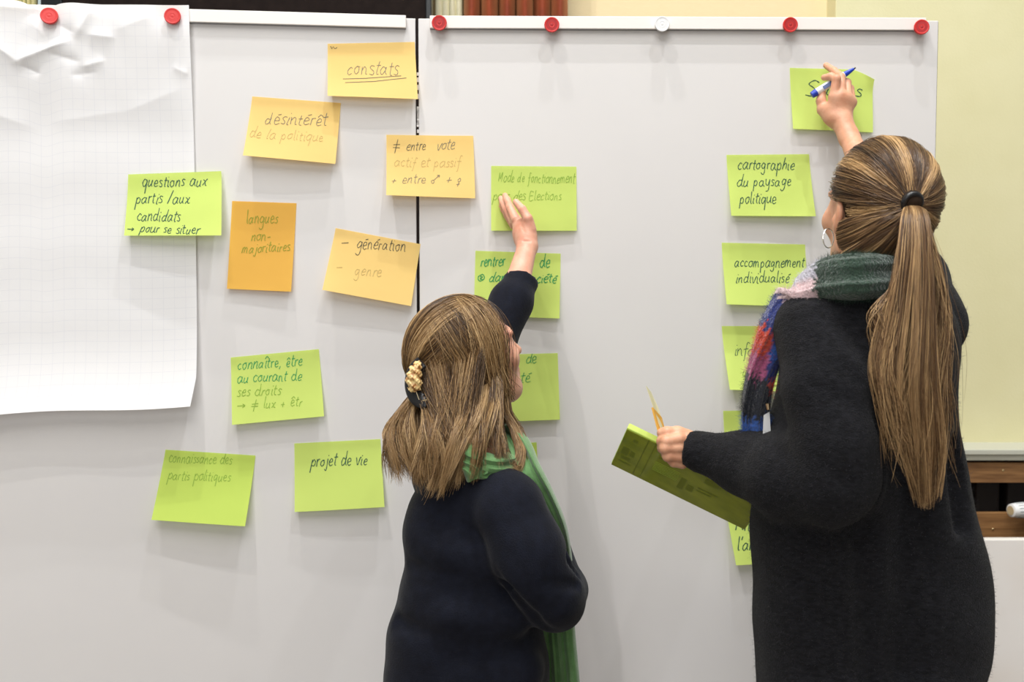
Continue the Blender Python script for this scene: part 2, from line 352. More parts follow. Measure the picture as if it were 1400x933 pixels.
# worn edge of the seam
b = MB(); rr = random.Random(3)
for k in range(16):
    z = ztop - rr.uniform(.21, .27) - (0 if k < 9 else rr.uniform(-.2, .0)); h = rr.uniform(.004, .012)
    b.obox(np.array([O2[0], O2[1], 0.]), dir2, n2, UPZ, (-.0045 + rr.uniform(0, .001), -.003, z), (.0003, .0006, z + h))
bd = [o for o in col.objects if o.name.startswith('pinboard')][0]
b.build('worn_edge', M['chip'], bd)

# ------------------------------------------------------------------ magnets
def magnet(px, py, pl_o, pl_n, off, m, m2, label, tilt=(0, 0), r=.0172):
    n = unit(pl_n + np.array([tilt[0], 0, tilt[1]])); c = onplane(px, py, pl_o + pl_n*(off + .013), pl_n) - n*.013
    g = empty('magnet', tuple(c)); tag(g, label, 'magnet', 'round magnets along the board rails')
    b = MB(); b.lathe(c, n, [(0, r*.8), (.001, r*.86), (.009, r), (.0115, r), (.0128, r*.95), (.0128, r*.80), (.0122, r*.74)], 40); b.build('magnet_body', m, g, True)
    b = MB(); b.lathe(c + n*.0119, n, [(0, r*.745), (.0006, r*.74), (.0002, r*.25), (.0009, r*.12)], 40); b.build('magnet_face', m2, g, True)
magnet(600.5, 31, O2, n2, .013, M['red'], M['red2'], 'red magnet at the left end of the right board rail')
magnet(754.5, 33.5, O2, n2, .013, M['red'], M['red2'], 'red magnet on the rail below the rust velvet curtain')
magnet(905.5, 32.5, O2, n2, .013, M['whitep'], M['whitep'], 'the only white magnet, mid right board rail')
magnet(1081, 33.5, O2, n2, .013, M['red'], M['red2'], 'red magnet on the rail above the topmost right green note')
magnet(1260.5, 36.5, O2, n2, .013, M['red'], M['red2'], 'red magnet at the right end of the right board rail', (-.12, .06))
magnet(67, 21, O1, n1, .016, M['red'], M['red'], 'red magnet pinning the crumpled top of the flip chart sheet', (.16, .18), .0185)
magnet(235.5, 21.5, O1, n1, .016, M['red'], M['red'], 'red magnet near the top right corner of the flip chart sheet', (.06, .1), .018)

# ------------------------------------------------------------------ flip chart sheet
def ridge(x, y, a, b_, w, h):       # crease line from a to b
    a = np.array(a, float); b_ = np.array(b_, float); d = b_ - a; Ln = np.linalg.norm(d); d /= Ln
    s = (x - a[0])*d[0] + (y - a[1])*d[1]; t_ = -(x - a[0])*d[1] + (y - a[1])*d[0]
    env = np.clip(s/Ln*3, 0, 1)*np.clip((1 - s/Ln)*3, 0, 1); env = env*env*(3 - 2*env)
    return h*env*np.exp(-np.abs(t_)/w)
nx, ny = 240, 300
U, Vv = np.meshgrid(np.linspace(0, 1, nx), np.linspace(0, 1, ny))
topL, topR = (-150, 8), (260.5, 10); botR = (270, 552); botL = (-150, 572)
PX = (1-Vv)*((1-U)*topL[0] + U*topR[0]) + Vv*((1-U)*botL[0] + U*botR[0]) + 6*np.sin(Vv*math.pi*.8)*U*.5 - 6*np.clip(Vv - .93, 0, 1)/.07*U
dip = 9*np.exp(-((U*410 - 150 - 60)/16)**2) - 6*np.exp(-((U*410 - 150 - 12)/30)**2) - 2.5*np.exp(-((U*410 - 150 - 100)/22)**2)
PY = (1-Vv)*((1-U)*topL[1] + U*topR[1] + dip) + Vv*((1-U)*botL[1] + U*botR[1] + 2.0*np.sin(U*9))
h = .004 + .012*Vv**1.2 + .030*np.clip((Vv - .80)/.2, 0, 1)**2 + .001*np.sin(U*14 + 3)*Vv
x_, y_ = PX, PY
for a, b_, w_, hh in [((-60, 20), (45, 100), 12, .012), ((15, 92), (105, 55), 7, .016), ((105, 58), (135, 5), 9, .010), ((60, 72), (118, 88), 6, -.007),
                      ((120, 50), (165, 55), 8, .008), ((110, 95), (150, 84), 5, .006), ((28, 90), (62, 104), 5, -.009), ((-20, 10), (75, 18), 12, .010),
                      ((150, 48), (225, 20), 18, .006), ((235, 92), (262, 105), 5, .004), ((160, 160), (260, 118), 18, .004), ((60, 170), (190, 150), 16, .003),
                      ((95, 105), (140, 100), 5, -.005), ((-80, 130), (60, 180), 22, .006), ((40, 25), (72, 60), 8, .006), ((70, 30), (110, 50), 8, -.006)]:
    h = h + ridge(x_, y_, a, b_, w_*1.25, hh*.62)
h = h + .0016*np.sin(PY/17 + .6*np.sin(PX/60))*np.exp(-((PY-300)/300)**2)*.35
hold = np.exp(-(((PX-67)/22)**2 + ((PY-22)/16)**2)) + np.exp(-(((PX-236)/22)**2 + ((PY-22)/16)**2)); hold = np.clip(hold, 0, 1)
h = h*(1-hold) + .0008*hold + .0136*(lambda q: q*q*(3 - 2*q))(np.clip((190 - PY)/150, 0, 1))
V = np.zeros((ny, nx, 3))
for j in range(ny):
    for i in range(nx):
        V[j, i] = onplane(PX[j, i], PY[j, i], O1, n1) + n1*h[j, i]
idx = np.arange(nx*ny).reshape(ny, nx)
Fq = np.stack([idx[:-1, :-1], idx[1:, :-1], idx[1:, 1:], idx[:-1, 1:]], -1).reshape(-1, 4)
me = mesh_np('flipchart_sheet', V.reshape(-1, 3), Fq); uvl = me.uv_layers.new(name='UVMap')
UVc = np.stack([U*.70, Vv*.96], -1).reshape(-1, 2); uvl.data.foreach_set('uv', UVc[Fq.ravel()].astype(np.float32).ravel())
o = link('flipchart_sheet', me, M['flip'])
tag(o, 'large white squared flip chart sheet, crumpled at the top, held by two red magnets', 'paper sheet')

# ------------------------------------------------------------------ handwriting glyphs (x-height 1)
G = {
'a': (1.0, [[(.75,.85),(.4,1),(.05,.6),(.1,.1),(.4,0),(.7,.5),(.78,.95)], [(.78,.95),(.74,.3),(.95,0)]]),
'b': (.85, [[(.1,1.9),(.08,.1)], [(.08,.6),(.45,1),(.75,.6),(.55,.05),(.1,.1)]]),
'c': (.8, [[(.7,.8),(.4,1),(.05,.5),(.3,0),(.72,.15)]]),
'd': (1.0, [[(.7,.85),(.35,.95),(.05,.4),(.3,0),(.7,.4),(.92,1.9)], [(.8,1.1),(.74,.3),(.95,0)]]),
'e': (.8, [[(.08,.48),(.6,.6),(.58,.95),(.3,1),(.05,.5),(.25,.02),(.75,.15)]]),
'f': (.75, [[(.8,1.75),(.5,1.9),(.38,1.4),(.3,-.5),(.12,-.75)], [(.02,.9),(.7,.95)]]),
'g': (.9, [[(.7,.85),(.35,1),(.05,.5),(.35,.1),(.7,.6),(.72,.95)], [(.72,.95),(.66,-.5),(.3,-.85),(0,-.55)]]),
'h': (.85, [[(.12,1.9),(.06,0)], [(.08,.5),(.45,1),(.65,.7),(.68,0)]]),
'i': (.42, [[(.15,1),(.1,.1),(.32,0)], [(.2,1.45),(.23,1.55)]]),
'j': (.55, [[(.4,1),(.33,-.5),(.1,-.8),(-.1,-.5)], [(.45,1.45),(.48,1.55)]]),
'l': (.42, [[(.18,1.9),(.1,.2),(.32,0)]]),
'm': (1.3, [[(.1,1),(.06,0)], [(.07,.6),(.35,1),(.52,.75),(.5,0)], [(.51,.6),(.8,1),(1,.75),(1,.1),(1.15,0)]]),
'n': (.9, [[(.1,1),(.06,0)], [(.07,.55),(.42,1),(.64,.75),(.64,.1),(.82,0)]]),
'o': (.85, [[(.45,1),(.1,.75),(.05,.3),(.35,0),(.7,.35),(.65,.85),(.4,1),(.8,.95)]]),
'p': (.9, [[(.12,1),(.02,-.9)], [(.1,.6),(.45,1),(.75,.6),(.5,.05),(.1,.15)]]),
'q': (.9, [[(.7,.85),(.35,1),(.05,.5),(.35,.05),(.7,.6),(.72,.95)], [(.72,.95),(.62,-.9)]]),
'r': (.62, [[(.12,1),(.08,0)], [(.1,.6),(.3,.95),(.6,.95)]]),
's': (.65, [[(.58,.9),(.3,1),(.12,.75),(.5,.35),(.4,.02),(.0,.08)]]),
't': (.6, [[(.3,1.6),(.2,.2),(.5,0)], [(.0,1.05),(.6,1.12)]]),
'u': (.95, [[(.1,1),(.06,.2),(.35,0),(.66,.4),(.72,1)], [(.72,1),(.7,.2),(.9,0)]]),
'v': (.8, [[(.05,1),(.3,0),(.7,1),(.85,.95)]]),
'x': (.85, [[(.05,.95),(.35,.7),(.5,.1),(.8,.05)], [(.75,1),(.4,.5),(.0,0)]]),
'y': (.85, [[(.08,1),(.1,.3),(.4,.1),(.68,.9)], [(.7,1),(.55,-.6),(.15,-.85)]]),
'S': (1.1, [[(.95,1.7),(.5,1.9),(.12,1.5),(.55,1.05),(.85,.6),(.6,.05),(.05,.1)]]),
'E': (1.0, [[(.85,1.5),(.15,1.5),(.1,0),(.85,.0)], [(.12,.8),(.7,.85)]]),
'M': (1.3, [[(.05,0),(.2,1.6),(.55,.5),(.95,1.7),(1.05,0)]]),
'O': (1.2, [[(.6,1.7),(.12,1.2),(.1,.4),(.55,0),(1.02,.5),(.95,1.4),(.55,1.7)]]),
'F': (1.0, [[(.15,1.7),(.1,0)], [(.15,1.65),(.9,1.7)], [(.12,.9),(.7,.95)]]),
"'": (.35, [[(.25,1.9),(.12,1.45)]]), ',': (.45, [[(.2,.15),(.05,-.4)]]),
'-': (.8, [[(.05,.55),(.7,.6)]]), '_': (1.6, [[(.05,.6),(1.3,.7)]]), '+': (1.0, [[(.1,.5),(.85,.55)], [(.5,1),(.45,.1)]]),
'=': (1.4, [[(.05,.75),(1.2,.85)], [(.05,.35),(1.2,.4)], [(.75,1.5),(.5,-.4)]]),
'>': (1.7, [[(.05,.5),(1.25,.5)], [(.95,.8),(1.35,.5),(.95,.2)]]), '/': (.8, [[(.65,1.8),(.1,-.1)]]),
'm_': (0, []), '$': (1.5, [[(.4,.7),(.08,.5),(.15,.05),(.5,.1),(.55,.5),(.4,.7)], [(.5,.7),(1.3,1.6)], [(.95,1.6),(1.35,1.65),(1.3,1.2)]]),
'&': (1.0, [[(.5,1.1),(.2,.8),(.25,.4),(.55,.35),(.7,.75),(.5,1.1)], [(.45,.35),(.4,-.6)], [(.1,-.2),(.7,-.15)]]),
'@': (1.2, [[(.6,1.2),(.05,.8),(.1,.2),(.6,0),(1.1,.4),(1.0,1.0),(.6,1.2)], [(.35,.75),(.75,.7),(.4,.35),(.8,.3)]]),
' ': (.75, [])}
ACC = {'é': ('e', [[(.4,1.3),(.8,1.45)]]), 'ê': ('e', [[(.1,1.25),(.4,1.6),(.75,1.3)]]), 'î': ('i', [[(-.1,1.3),(.2,1.65),(.5,1.35)]]), 'à': ('a', [[(.2,1.6),(.55,1.3)]])}
for k, (bs, st) in ACC.items(): G[k] = (G[bs][0], [q for q in G[bs][1] if not (bs == 'i' and q[0][1] > 1.2)] + st)

def strokes(text, x0, y0, xh, slope=0., slant=.18, track=1.0, r_=None):
    if track > 5:
        nat = sum(G[ch][0]*1.12 if ch != ' ' else G[ch][0] for ch in text)*xh; track = (track - x0)/nat
    out = []; x = 0.; ca, sa = math.cos(slope), math.sin(slope); r_ = r_ or random.Random(hash(text) % 99)
    for ch in text:
        wd, st = G[ch]; jy = rnd.uniform(-.10, .10); sc = 1 + rnd.uniform(-.14, .10); sl_ = slant + rnd.uniform(-.07, .10)
        for s in st:
            q = []
            for (a, c) in s:
                a += rnd.uniform(-.045, .045); c += rnd.uniform(-.05, .05)
                X = (x + (a*sc + c*sl_)*1.0)*xh*track; Yy = (c*sc + jy)*xh
                q.append((x0 + X*ca + Yy*sa, y0 + X*sa - Yy*ca))
            out.append(catmull(q, max(6, 5*len(q))) if len(q) > 2 else np.array(q))
        x += wd*1.12 if ch != ' ' else wd
    return out
notes = []
def note(corn, mkey, label, lines, ink, which=2, curl=.018, group='green notes', seed=0, corner=0., lw=.0019):
    TL, TR, BR, BL = [np.array(c, float) for c in corn]; O, n = (O2, n2) if which == 2 else (O1, n1)
    r_ = random.Random(seed + 11); w1, w2, w3 = r_.uniform(-1, 1), r_.uniform(-1, 1), r_.uniform(0, 6); lift = which == 0
    if which == 0: O, n = O1, n1
    hb = .0012 + (.012 if lift else 0)
    def hgt(u, v):
        a = max(0, (v - .10)/.90); s = curl*(a**1.35)*(1 + .25*w1*(u - .5)*2)
        s += .0022*math.sin(3.1*u + 2.2*v + w3)*a + .0016*w2*math.sin(6*v + u*2)*a*(1 - a)*2
        if corner: s += corner*max(0, (u - .74)/.26)**2*max(0, (1 - v/.35))
        return hb + max(0, s) + (.009*max(0, 1 - u*1.6) + .002 if seed == 3 else 0)
    def surf(u, v):
        p = (1-v)*((1-u)*TL + u*TR) + v*((1-u)*BL + u*BR); return onplane(p[0], p[1], O, n) + n*hgt(u, v)
    g = empty('sticky_note', tuple(surf(.5, .5))); tag(g, label, 'note', group)
    nu, nv = 22, 18; Vt = []
    for j in range(nv + 1):
        for i in range(nu + 1):
            u, v = i/nu, j/nv
            if corner and u > .6 and v < .3:
                q = surf(u, v); k = (max(0, (u - .74)/.26)*max(0, 1 - v/.3))**1.5; q = q - UPZ*.024*k
                Vt.append(q)
            else: Vt.append(surf(u, v))
    id_ = lambda i, j: j*(nu + 1) + i
    Fs = [(id_(i, j), id_(i, j+1), id_(i+1, j+1), id_(i+1, j)) for j in range(nv) for i in range(nu)]
    b = MB(); b.add(Vt, Fs); b.build('paper', M[mkey], g, True)
    # writing: ribbons lying on the paper
    eu, ev = TR - TL, BL - TL; Minv = np.linalg.inv(np.array([[eu[0], ev[0]], [eu[1], ev[1]]]))
    wb = {}
    for ln in lines:
        text, x0, y0, xh = ln[:4]; slope = R(ln[4]) if len(ln) > 4 else 0; tr = ln[5] if len(ln) > 5 else 1.; ik = ln[6] if len(ln) > 6 else ink
        sts = [np.array(text)] if not isinstance(text, str) else strokes(text, x0, y0, xh, slope, track=tr)
        b = wb.setdefault(ik, MB())
        for st in sts:
            pts = []
            for q in st:
                u, v = Minv @ (q - TL)
                if corner and not (0 < u < 1 and 0 < v < 1): continue
                u = min(max(u, .005), .995); v = min(max(v, .005), .995); pts.append(surf(u, v) + n*.0005)
            if len(pts) < 2: continue
            vs = []
            for i, p in enumerate(pts):
                t = pts[min(i+1, len(pts)-1)] - pts[max(i-1, 0)]; L_ = np.linalg.norm(t)
                t = t/L_ if L_ > 1e-7 else np.array([1., 0, 0]); s_ = np.cross(n, t)*lw/2*(1 + .2*math.sin(i*1.3)); vs += [p - s_, p + s_]
            b.add(vs, [(2*i, 2*i+2, 2*i+3, 2*i+1) for i in range(len(pts)-1)])
    for ik, b in wb.items():
        if b.v: b.build('handwriting', M[ik], g)
    return g
OG = 'orange notes on the left board'; GG = 'green notes on the boards'
note([(448,60),(567,57.5),(571,138.5),(449,134)], 'yel', 'yellow-orange note titled constats, double underlined', [('constats',474,102,11.5,-1,545),
     ([(469,109),(500,107),(547,102)],0,0,0), ([(472,114),(510,111),(554,104.5)],0,0,0), ([(452,63.5),(454,67),(455.5,64),(458,67),(461,65)],0,0,0,0,1,'ink_dark')], 'ink_grey', 1, .024, OG, 1, lw=.0014)
note([(345,132),(466,141),(459.5,226),(335,215)], 'yel', 'yellow-orange note reading désintérêt de la politique', [('désintérêt',362,170,9.5,1.5,447,'ink_grey'),('de la politique',342,189,8,3,442,'ink_faint')], 'ink_grey', 1, .026, OG, 2, lw=.0014)
note([(529,185.5),(647,186),(650,272.5),(530.5,269)], 'yel', 'orange note about vote actif et passif, bridging the gap between the boards', [('=',537,206,9,0,549,'ink_dark'),('entre',556,206,8,0,583,'ink_dark'),('vote',597,205,8,-2,622,'ink_grey'),
     ('actif et passif',540,229,7.5,-1,630,'ink_faint'),('+ entre $ + &',536,252,7,-1,632,'ink_grey')], 'ink_grey', 2, .022, OG, 3, lw=.0013)
note([(177.5,239.5),(304,235),(307.5,323.5),(175.5,323.5)], 'lime', 'lime note questions aux partis, overlapping the right edge of the flip chart sheet', [('questions aux',196,256,9,-1,285),('partis /aux',188,279,9,-1,262),('candidats',191,303,8.5,-1,249),('> pour se situer',178,318,7,0,274)], 'ink_green', 0, .026, GG, 4)
note([(317.5,275),(405.5,278),(399,399),(311.5,395)], 'ora', 'upright orange note reading langues non-majoritaires', [('langues',337,306,9,-1,381),('non-',344,329,8,0,371),('majoritaires',331,346,7.5,-3,398)], 'ink_olive', 1, .012, OG, 5, lw=.0018)
note([(459,312),(575,334),(562,418.5),(442,396.5)], 'yel', 'tilted orange note listing génération and genre', [('_',466,337,8,2,479),('génération',487,340,9.5,3,555,'ink_dark'),('_',459,371,8,2,471,'ink_faint'),('genre',484,377,9,3,521,'ink_faint')], 'ink_dark', 1, .024, OG, 6, lw=.0015)
note([(315.5,489),(436,477.5),(444,568),(319.5,579.5)], 'lime', 'lime note beginning connaître, être au courant, left of the person in navy', [('connaître, être',325,505,8.5,-3,414),('au courant de',325,523,8,-2,412),('ses droits',325,541,8,-2,384,'ink_fade'),('> = lux + êtr',325,559,7.5,-3,412,'ink_fade')], 'ink_teal', 1, .020, GG, 7, lw=.0017)
note([(226.5,615),(349.5,623),(338.5,715),(211,707.5)], 'lime2', 'lime note about partis politiques, lowest at the left, its lower edge curling out', [('connaissance des',231,632,8,2,317),('partis politiques',230,655,8,2,315)], 'ink_fade', 1, .030, GG, 8, lw=.0015)
note([(402.5,606.5),(520,600.5),(526,690.5),(404,698)], 'lime', 'lime note reading projet de vie beside the person in navy', [('projet de vie',425,637,9,-1,502)], 'ink_green', 1, .020, GG, 9)
note([(671.5,227),(788,228),(788,316),(671.5,316)], 'lime', 'lime note that the person in navy is touching with her fingers', [('Mode de fonctionnement',681,249,8,1,786),('pour des Elections',674,274,7.5,0,768)], 'ink_fade', 2, .010, GG, 10, lw=.0014)
note([(650,343),(766.5,347),(764.5,435.5),(648,431)], 'lime', 'lime note behind the raised navy sleeve of the person in navy', [('rentrer',657,364,8.5,0,691),('de',738,366,9,-2,752),('@ dans la société',653,385,7.5,1,761)], 'ink_teal', 2, .010, GG, 11, lw=.0022)
note([(650,486),(762.5,483),(765,573),(652,577)], 'lime', 'lime note beside the cheek of the person in navy', [('de',719,498,8.5,-3,734),('té',711,524,8.5,-3,726)], 'ink_teal', 2, .012, GG, 12, lw=.0016)
note([(640,611),(733.5,605),(738,690),(642,696)], 'lime2', 'mostly hidden lime note, its corner peeking above the green scarf', [], 'ink_teal', 2, .010, GG, 13)
note([(1079.5,93),(1193,96),(1191.5,182),(1082,177.5)], 'lime', 'lime note with a curled corner being written on by the ponytailed person', [('Suites',1100,131,11,1,1181)], 'ink_green', 2, .010, GG, 14, corner=.012, lw=.0022)
note([(993,212),(1106,211),(1110.5,297),(997,296)], 'lime', 'lime note reading cartographie du paysage politique', [('cartographie',1008,232,9,0,1086),('du paysage',1006,256,8.5,-2,1081),('politique',1009,279,8.5,-1,1059)], 'ink_green', 2, .022, GG, 15)
note([(986.5,332),(1100.5,334.5),(1103,420),(990,416)], 'lime', 'lime note reading accompagnement individualisé', [('accompagnement',1003,365,8,0,1099),('individualisé',1004,387,8,-1,1078)], 'ink_green', 2, .024, GG, 16)
note([(986.5,446),(1098,446),(1100,535),(993,531)], 'lime', 'lime note starting with inform beside the colourful scarf', [('information',1003,486,8.5,-1,1080),('un',1012,513,7.5,0,1026,'ink_fade')], 'ink_green', 2, .030, GG, 17, lw=.0015)
note([(988.5,562),(1098,560),(1100,648),(992,650)], 'lime', 'lime note between the black sleeve and the colourful scarf', [('Ore',1005,611,9,0,1030)], 'ink_green', 2, .020, GG, 18)
note([(990,680),(1104,676),(1108,765),(1003,769.5)], 'lime', 'lowest lime note on the right board, under the green pad', [('Findre',1004,724,9.5,0,1048),("l'arrivée",1006,750,9.5,0,1062)], 'ink_green', 2, .022, GG, 19, lw=.0023)
# scribble on the first note's top strip

# ================================================================== SIGNED DISTANCE MESHER FOR THE FIGURES
def smin(a, b, k):
    if k <= 0: return np.minimum(a, b)
    h = np.maximum(k - np.abs(a - b), 0)/k; return np.minimum(a, b) - h*h*k*.25
class Field:
    def __init__(s, lo, hi, h):
        s.lo = np.array(lo, float); s.h = h; n = np.ceil((np.array(hi) - s.lo)/h).astype(int) + 1; s.n = n
        s.ax = [s.lo[i] + h*np.arange(n[i]) for i in range(3)]; s.D = np.full(n, 1.0)
    def sub(s, lo, hi):
        a = [max(0, int((lo[i] - s.lo[i])/s.h)) for i in range(3)]; b = [min(s.n[i], int((hi[i] - s.lo[i])/s.h) + 2) for i in range(3)]
        if any(b[i] <= a[i] for i in range(3)): return None, None
        sl = tuple(slice(a[i], b[i]) for i in range(3)); g = np.meshgrid(*[s.ax[i][sl[i]] for i in range(3)], indexing='ij')
        return sl, g
    def put(s, sl, d, k, mode):
        if mode == 'u': s.D[sl] = smin(s.D[sl], d, k)
        elif mode == 's': s.D[sl] = -smin(-s.D[sl], d, k)
        else: s.D[sl] = -smin(-s.D[sl], -d, k)
    def cap(s, a, b, ra, rb, k=.01, mode='u'):
        a = np.array(a, float); b = np.array(b, float); m = max(ra, rb) + k + 3*s.h
        sl, g = s.sub(np.minimum(a, b) - m, np.maximum(a, b) + m)
        if sl is None: return
        d = b - a; L2 = max(np.dot(d, d), 1e-12); X, Y, Z = g[0]-a[0], g[1]-a[1], g[2]-a[2]
        t = np.clip((X*d[0] + Y*d[1] + Z*d[2])/L2, 0, 1)
        dist = np.sqrt((X-t*d[0])**2 + (Y-t*d[1])**2 + (Z-t*d[2])**2) - (ra + (rb - ra)*t); s.put(sl, dist, k, mode)
    def chain(s, pts, rs, k=.01, mode='u'):
        for i in range(len(pts)-1): s.cap(pts[i], pts[i+1], rs[i], rs[i+1], k, mode)
    def ell(s, c, r, Rm=None, k=.01, mode='u'):
        c = np.array(c, float); r = np.array(r, float); m = r.max() + k + 3*s.h; sl, g = s.sub(c - m, c + m)
        if sl is None: return
        Rm = np.eye(3) if Rm is None else Rm; X = [g[i]-c[i] for i in range(3)]
        q = [sum(X[j]*Rm[j][i] for j in range(3)) for i in range(3)]
        k0 = np.sqrt(sum((q[i]/r[i])**2 for i in range(3))); k1 = np.sqrt(sum((q[i]/r[i]**2)**2 for i in range(3))) + 1e-9
        s.put(sl, k0*(k0 - 1)/k1, k, mode)
    def plane(s, o, n, k=.004):           # keep the side where dot(p-o,n) < 0
        g = np.meshgrid(*s.ax, indexing='ij'); d = sum((g[i]-o[i])*n[i] for i in range(3)); s.D = -smin(-s.D, -d, k)
    def loft(s, keys, k=.02, pw=2.3):     # keys: z, cx, cy, a, b, angle
        K = np.array(sorted(keys)); tab = catmull(K, 200); z = tab[:, 0]
        lo = np.array([(K[:, 1] - K[:, 3] - .1).min(), (K[:, 2] - K[:, 4] - .1).min(), K[0, 0] - .05]); hi = np.array([(K[:, 1]+K[:, 3]+.1).max(), (K[:, 2]+K[:, 4]+.1).max(), K[-1, 0]+.05])
        sl, g = s.sub(lo, hi); zz = s.ax[2][sl[2]]
        f = lambda c: np.interp(zz, z, tab[:, c])[None, None, :]
        an = f(5); ca, sa = np.cos(an), np.sin(an); X = g[0]-f(1); Y = g[1]-f(2); a, b = f(3), f(4)
        x = X*ca + Y*sa; y = -X*sa + Y*ca; rr = (np.abs(x/a)**pw + np.abs(y/b)**pw)**(1/pw)
        d = (rr - 1)*np.minimum(a, b)*.95; d = np.maximum(d, np.maximum(g[2]-K[-1, 0], K[0, 0]-g[2])); s.put(sl, d, k, 'u')
    def warp(s, fn):                      # add a small displacement
        g = np.meshgrid(*s.ax, indexing='ij'); s.D = s.D + fn(*g)
    def mesh(s):
        D = s.D; S = D < 0; n = D.shape; acc = np.zeros((n[0]-1, n[1]-1, n[2]-1, 3)); cnt = np.zeros((n[0]-1, n[1]-1, n[2]-1))
        corners = [(i, j, k) for i in (0, 1) for j in (0, 1) for k in (0, 1)]
        def cs(A, c): return A[c[0]:n[0]-1+c[0], c[1]:n[1]-1+c[1], c[2]:n[2]-1+c[2]]
        for c in corners:
            for ax in range(3):
                if c[ax]: continue
                e = list(c); e[ax] = 1; a, b = cs(D, c), cs(D, e); m = (a < 0) != (b < 0)
                t = np.where(m, a/np.where(m, a - b, 1), 0); cnt += m
                for i in range(3): acc[..., i] += m*(c[i] + (t if i == ax else 0))
        act = cnt > 0; ids = np.full(cnt.shape, -1, np.int64); ids[act] = np.arange(act.sum())
        I = np.argwhere(act); V = s.lo + (I + acc[act]/cnt[act][:, None])*s.h; Fs = []
        for ax in range(3):
            a = [slice(None)]*3; b = [slice(None)]*3; a[ax] = slice(0, n[ax]-1); b[ax] = slice(1, n[ax])
            A, B = S[tuple(a)], S[tuple(b)]; o1, o2 = [(1, 2), (2, 0), (0, 1)][ax]
            for flag, arr in ((0, A & ~B), (1, B & ~A)):
                E = np.argwhere(arr); E = E[(E[:, o1] > 0) & (E[:, o2] > 0) & (E[:, o1] < n[o1]-1) & (E[:, o2] < n[o2]-1)]
                if not len(E): continue
                def at(d1, d2):
                    q = E.copy(); q[:, o1] -= d1; q[:, o2] -= d2; return ids[q[:, 0], q[:, 1], q[:, 2]]
                quad = np.stack([at(1, 1), at(0, 1), at(0, 0), at(1, 0)], 1); Fs.append(quad[:, ::-1] if flag else quad)
        Fs = np.vstack(Fs); Fs = Fs[(Fs >= 0).all(1)]; return V, Fs
def merge(name, lst, m, parent):
    V = []; Fs = []; b = 0
    for v, f in lst: V.append(v); Fs.append(f + b); b += len(v)
    return link(name, mesh_np(name, np.vstack(V), np.vstack(Fs)), m, parent)
def tubes(name, Pn, Rn, C, m, parent, kind='stuff'):
    """Pn: N,M,3 strand points; Rn: N,M radii; C: N,M,3 colours -> one mesh of 3 sided tubes"""
    Nn, Mm, _ = Pn.shape; T = np.gradient(Pn, axis=1); T /= np.linalg.norm(T, axis=2, keepdims=True) + 1e-9
    ref = rng.normal(size=(Nn, 1, 3)); a = np.cross(T, ref); a /= np.linalg.norm(a, axis=2, keepdims=True) + 1e-9; b = np.cross(T, a)
    V = np.stack([Pn + (a*math.cos(q) + b*math.sin(q))*Rn[..., None] for q in (0, 2.094, 4.189)], 2)
    idx = np.arange(Nn*Mm*3).reshape(Nn, Mm, 3); Fs = []
    for k in range(3):
        k2 = (k+1) % 3; Fs.append(np.stack([idx[:, :-1, k], idx[:, :-1, k2], idx[:, 1:, k2], idx[:, 1:, k]], -1).reshape(-1, 4))
    me = mesh_np(name, V.reshape(-1, 3), np.vstack(Fs)); at = me.color_attributes.new('col', 'FLOAT_COLOR', 'POINT')
    cc = np.ones((Nn, Mm, 3, 4)); cc[..., :3] = C[:, :, None, :]; at.data.foreach_set('color', cc.astype(np.float32).ravel())
    o = link(name, me, m, parent)
    if kind: o['kind'] = kind
    return o
def frame(facing_deg, up_tilt_deg, roll_deg=0):
    """columns right, front, up. facing: 0 = away from the camera (+y), positive turns to the right of the picture"""
    a = R(facing_deg); f = np.array([math.sin(a), math.cos(a), 0]); r = np.array([math.cos(a), -math.sin(a), 0]); u = np.array([0, 0, 1.])
    t = R(up_tilt_deg); f, u = f*math.cos(t) + u*math.sin(t), u*math.cos(t) - f*math.sin(t)
    q = R(roll_deg); r, u = r*math.cos(q) + u*math.sin(q), u*math.cos(q) - r*math.sin(q)
    return np.stack([r, f, u], 1)

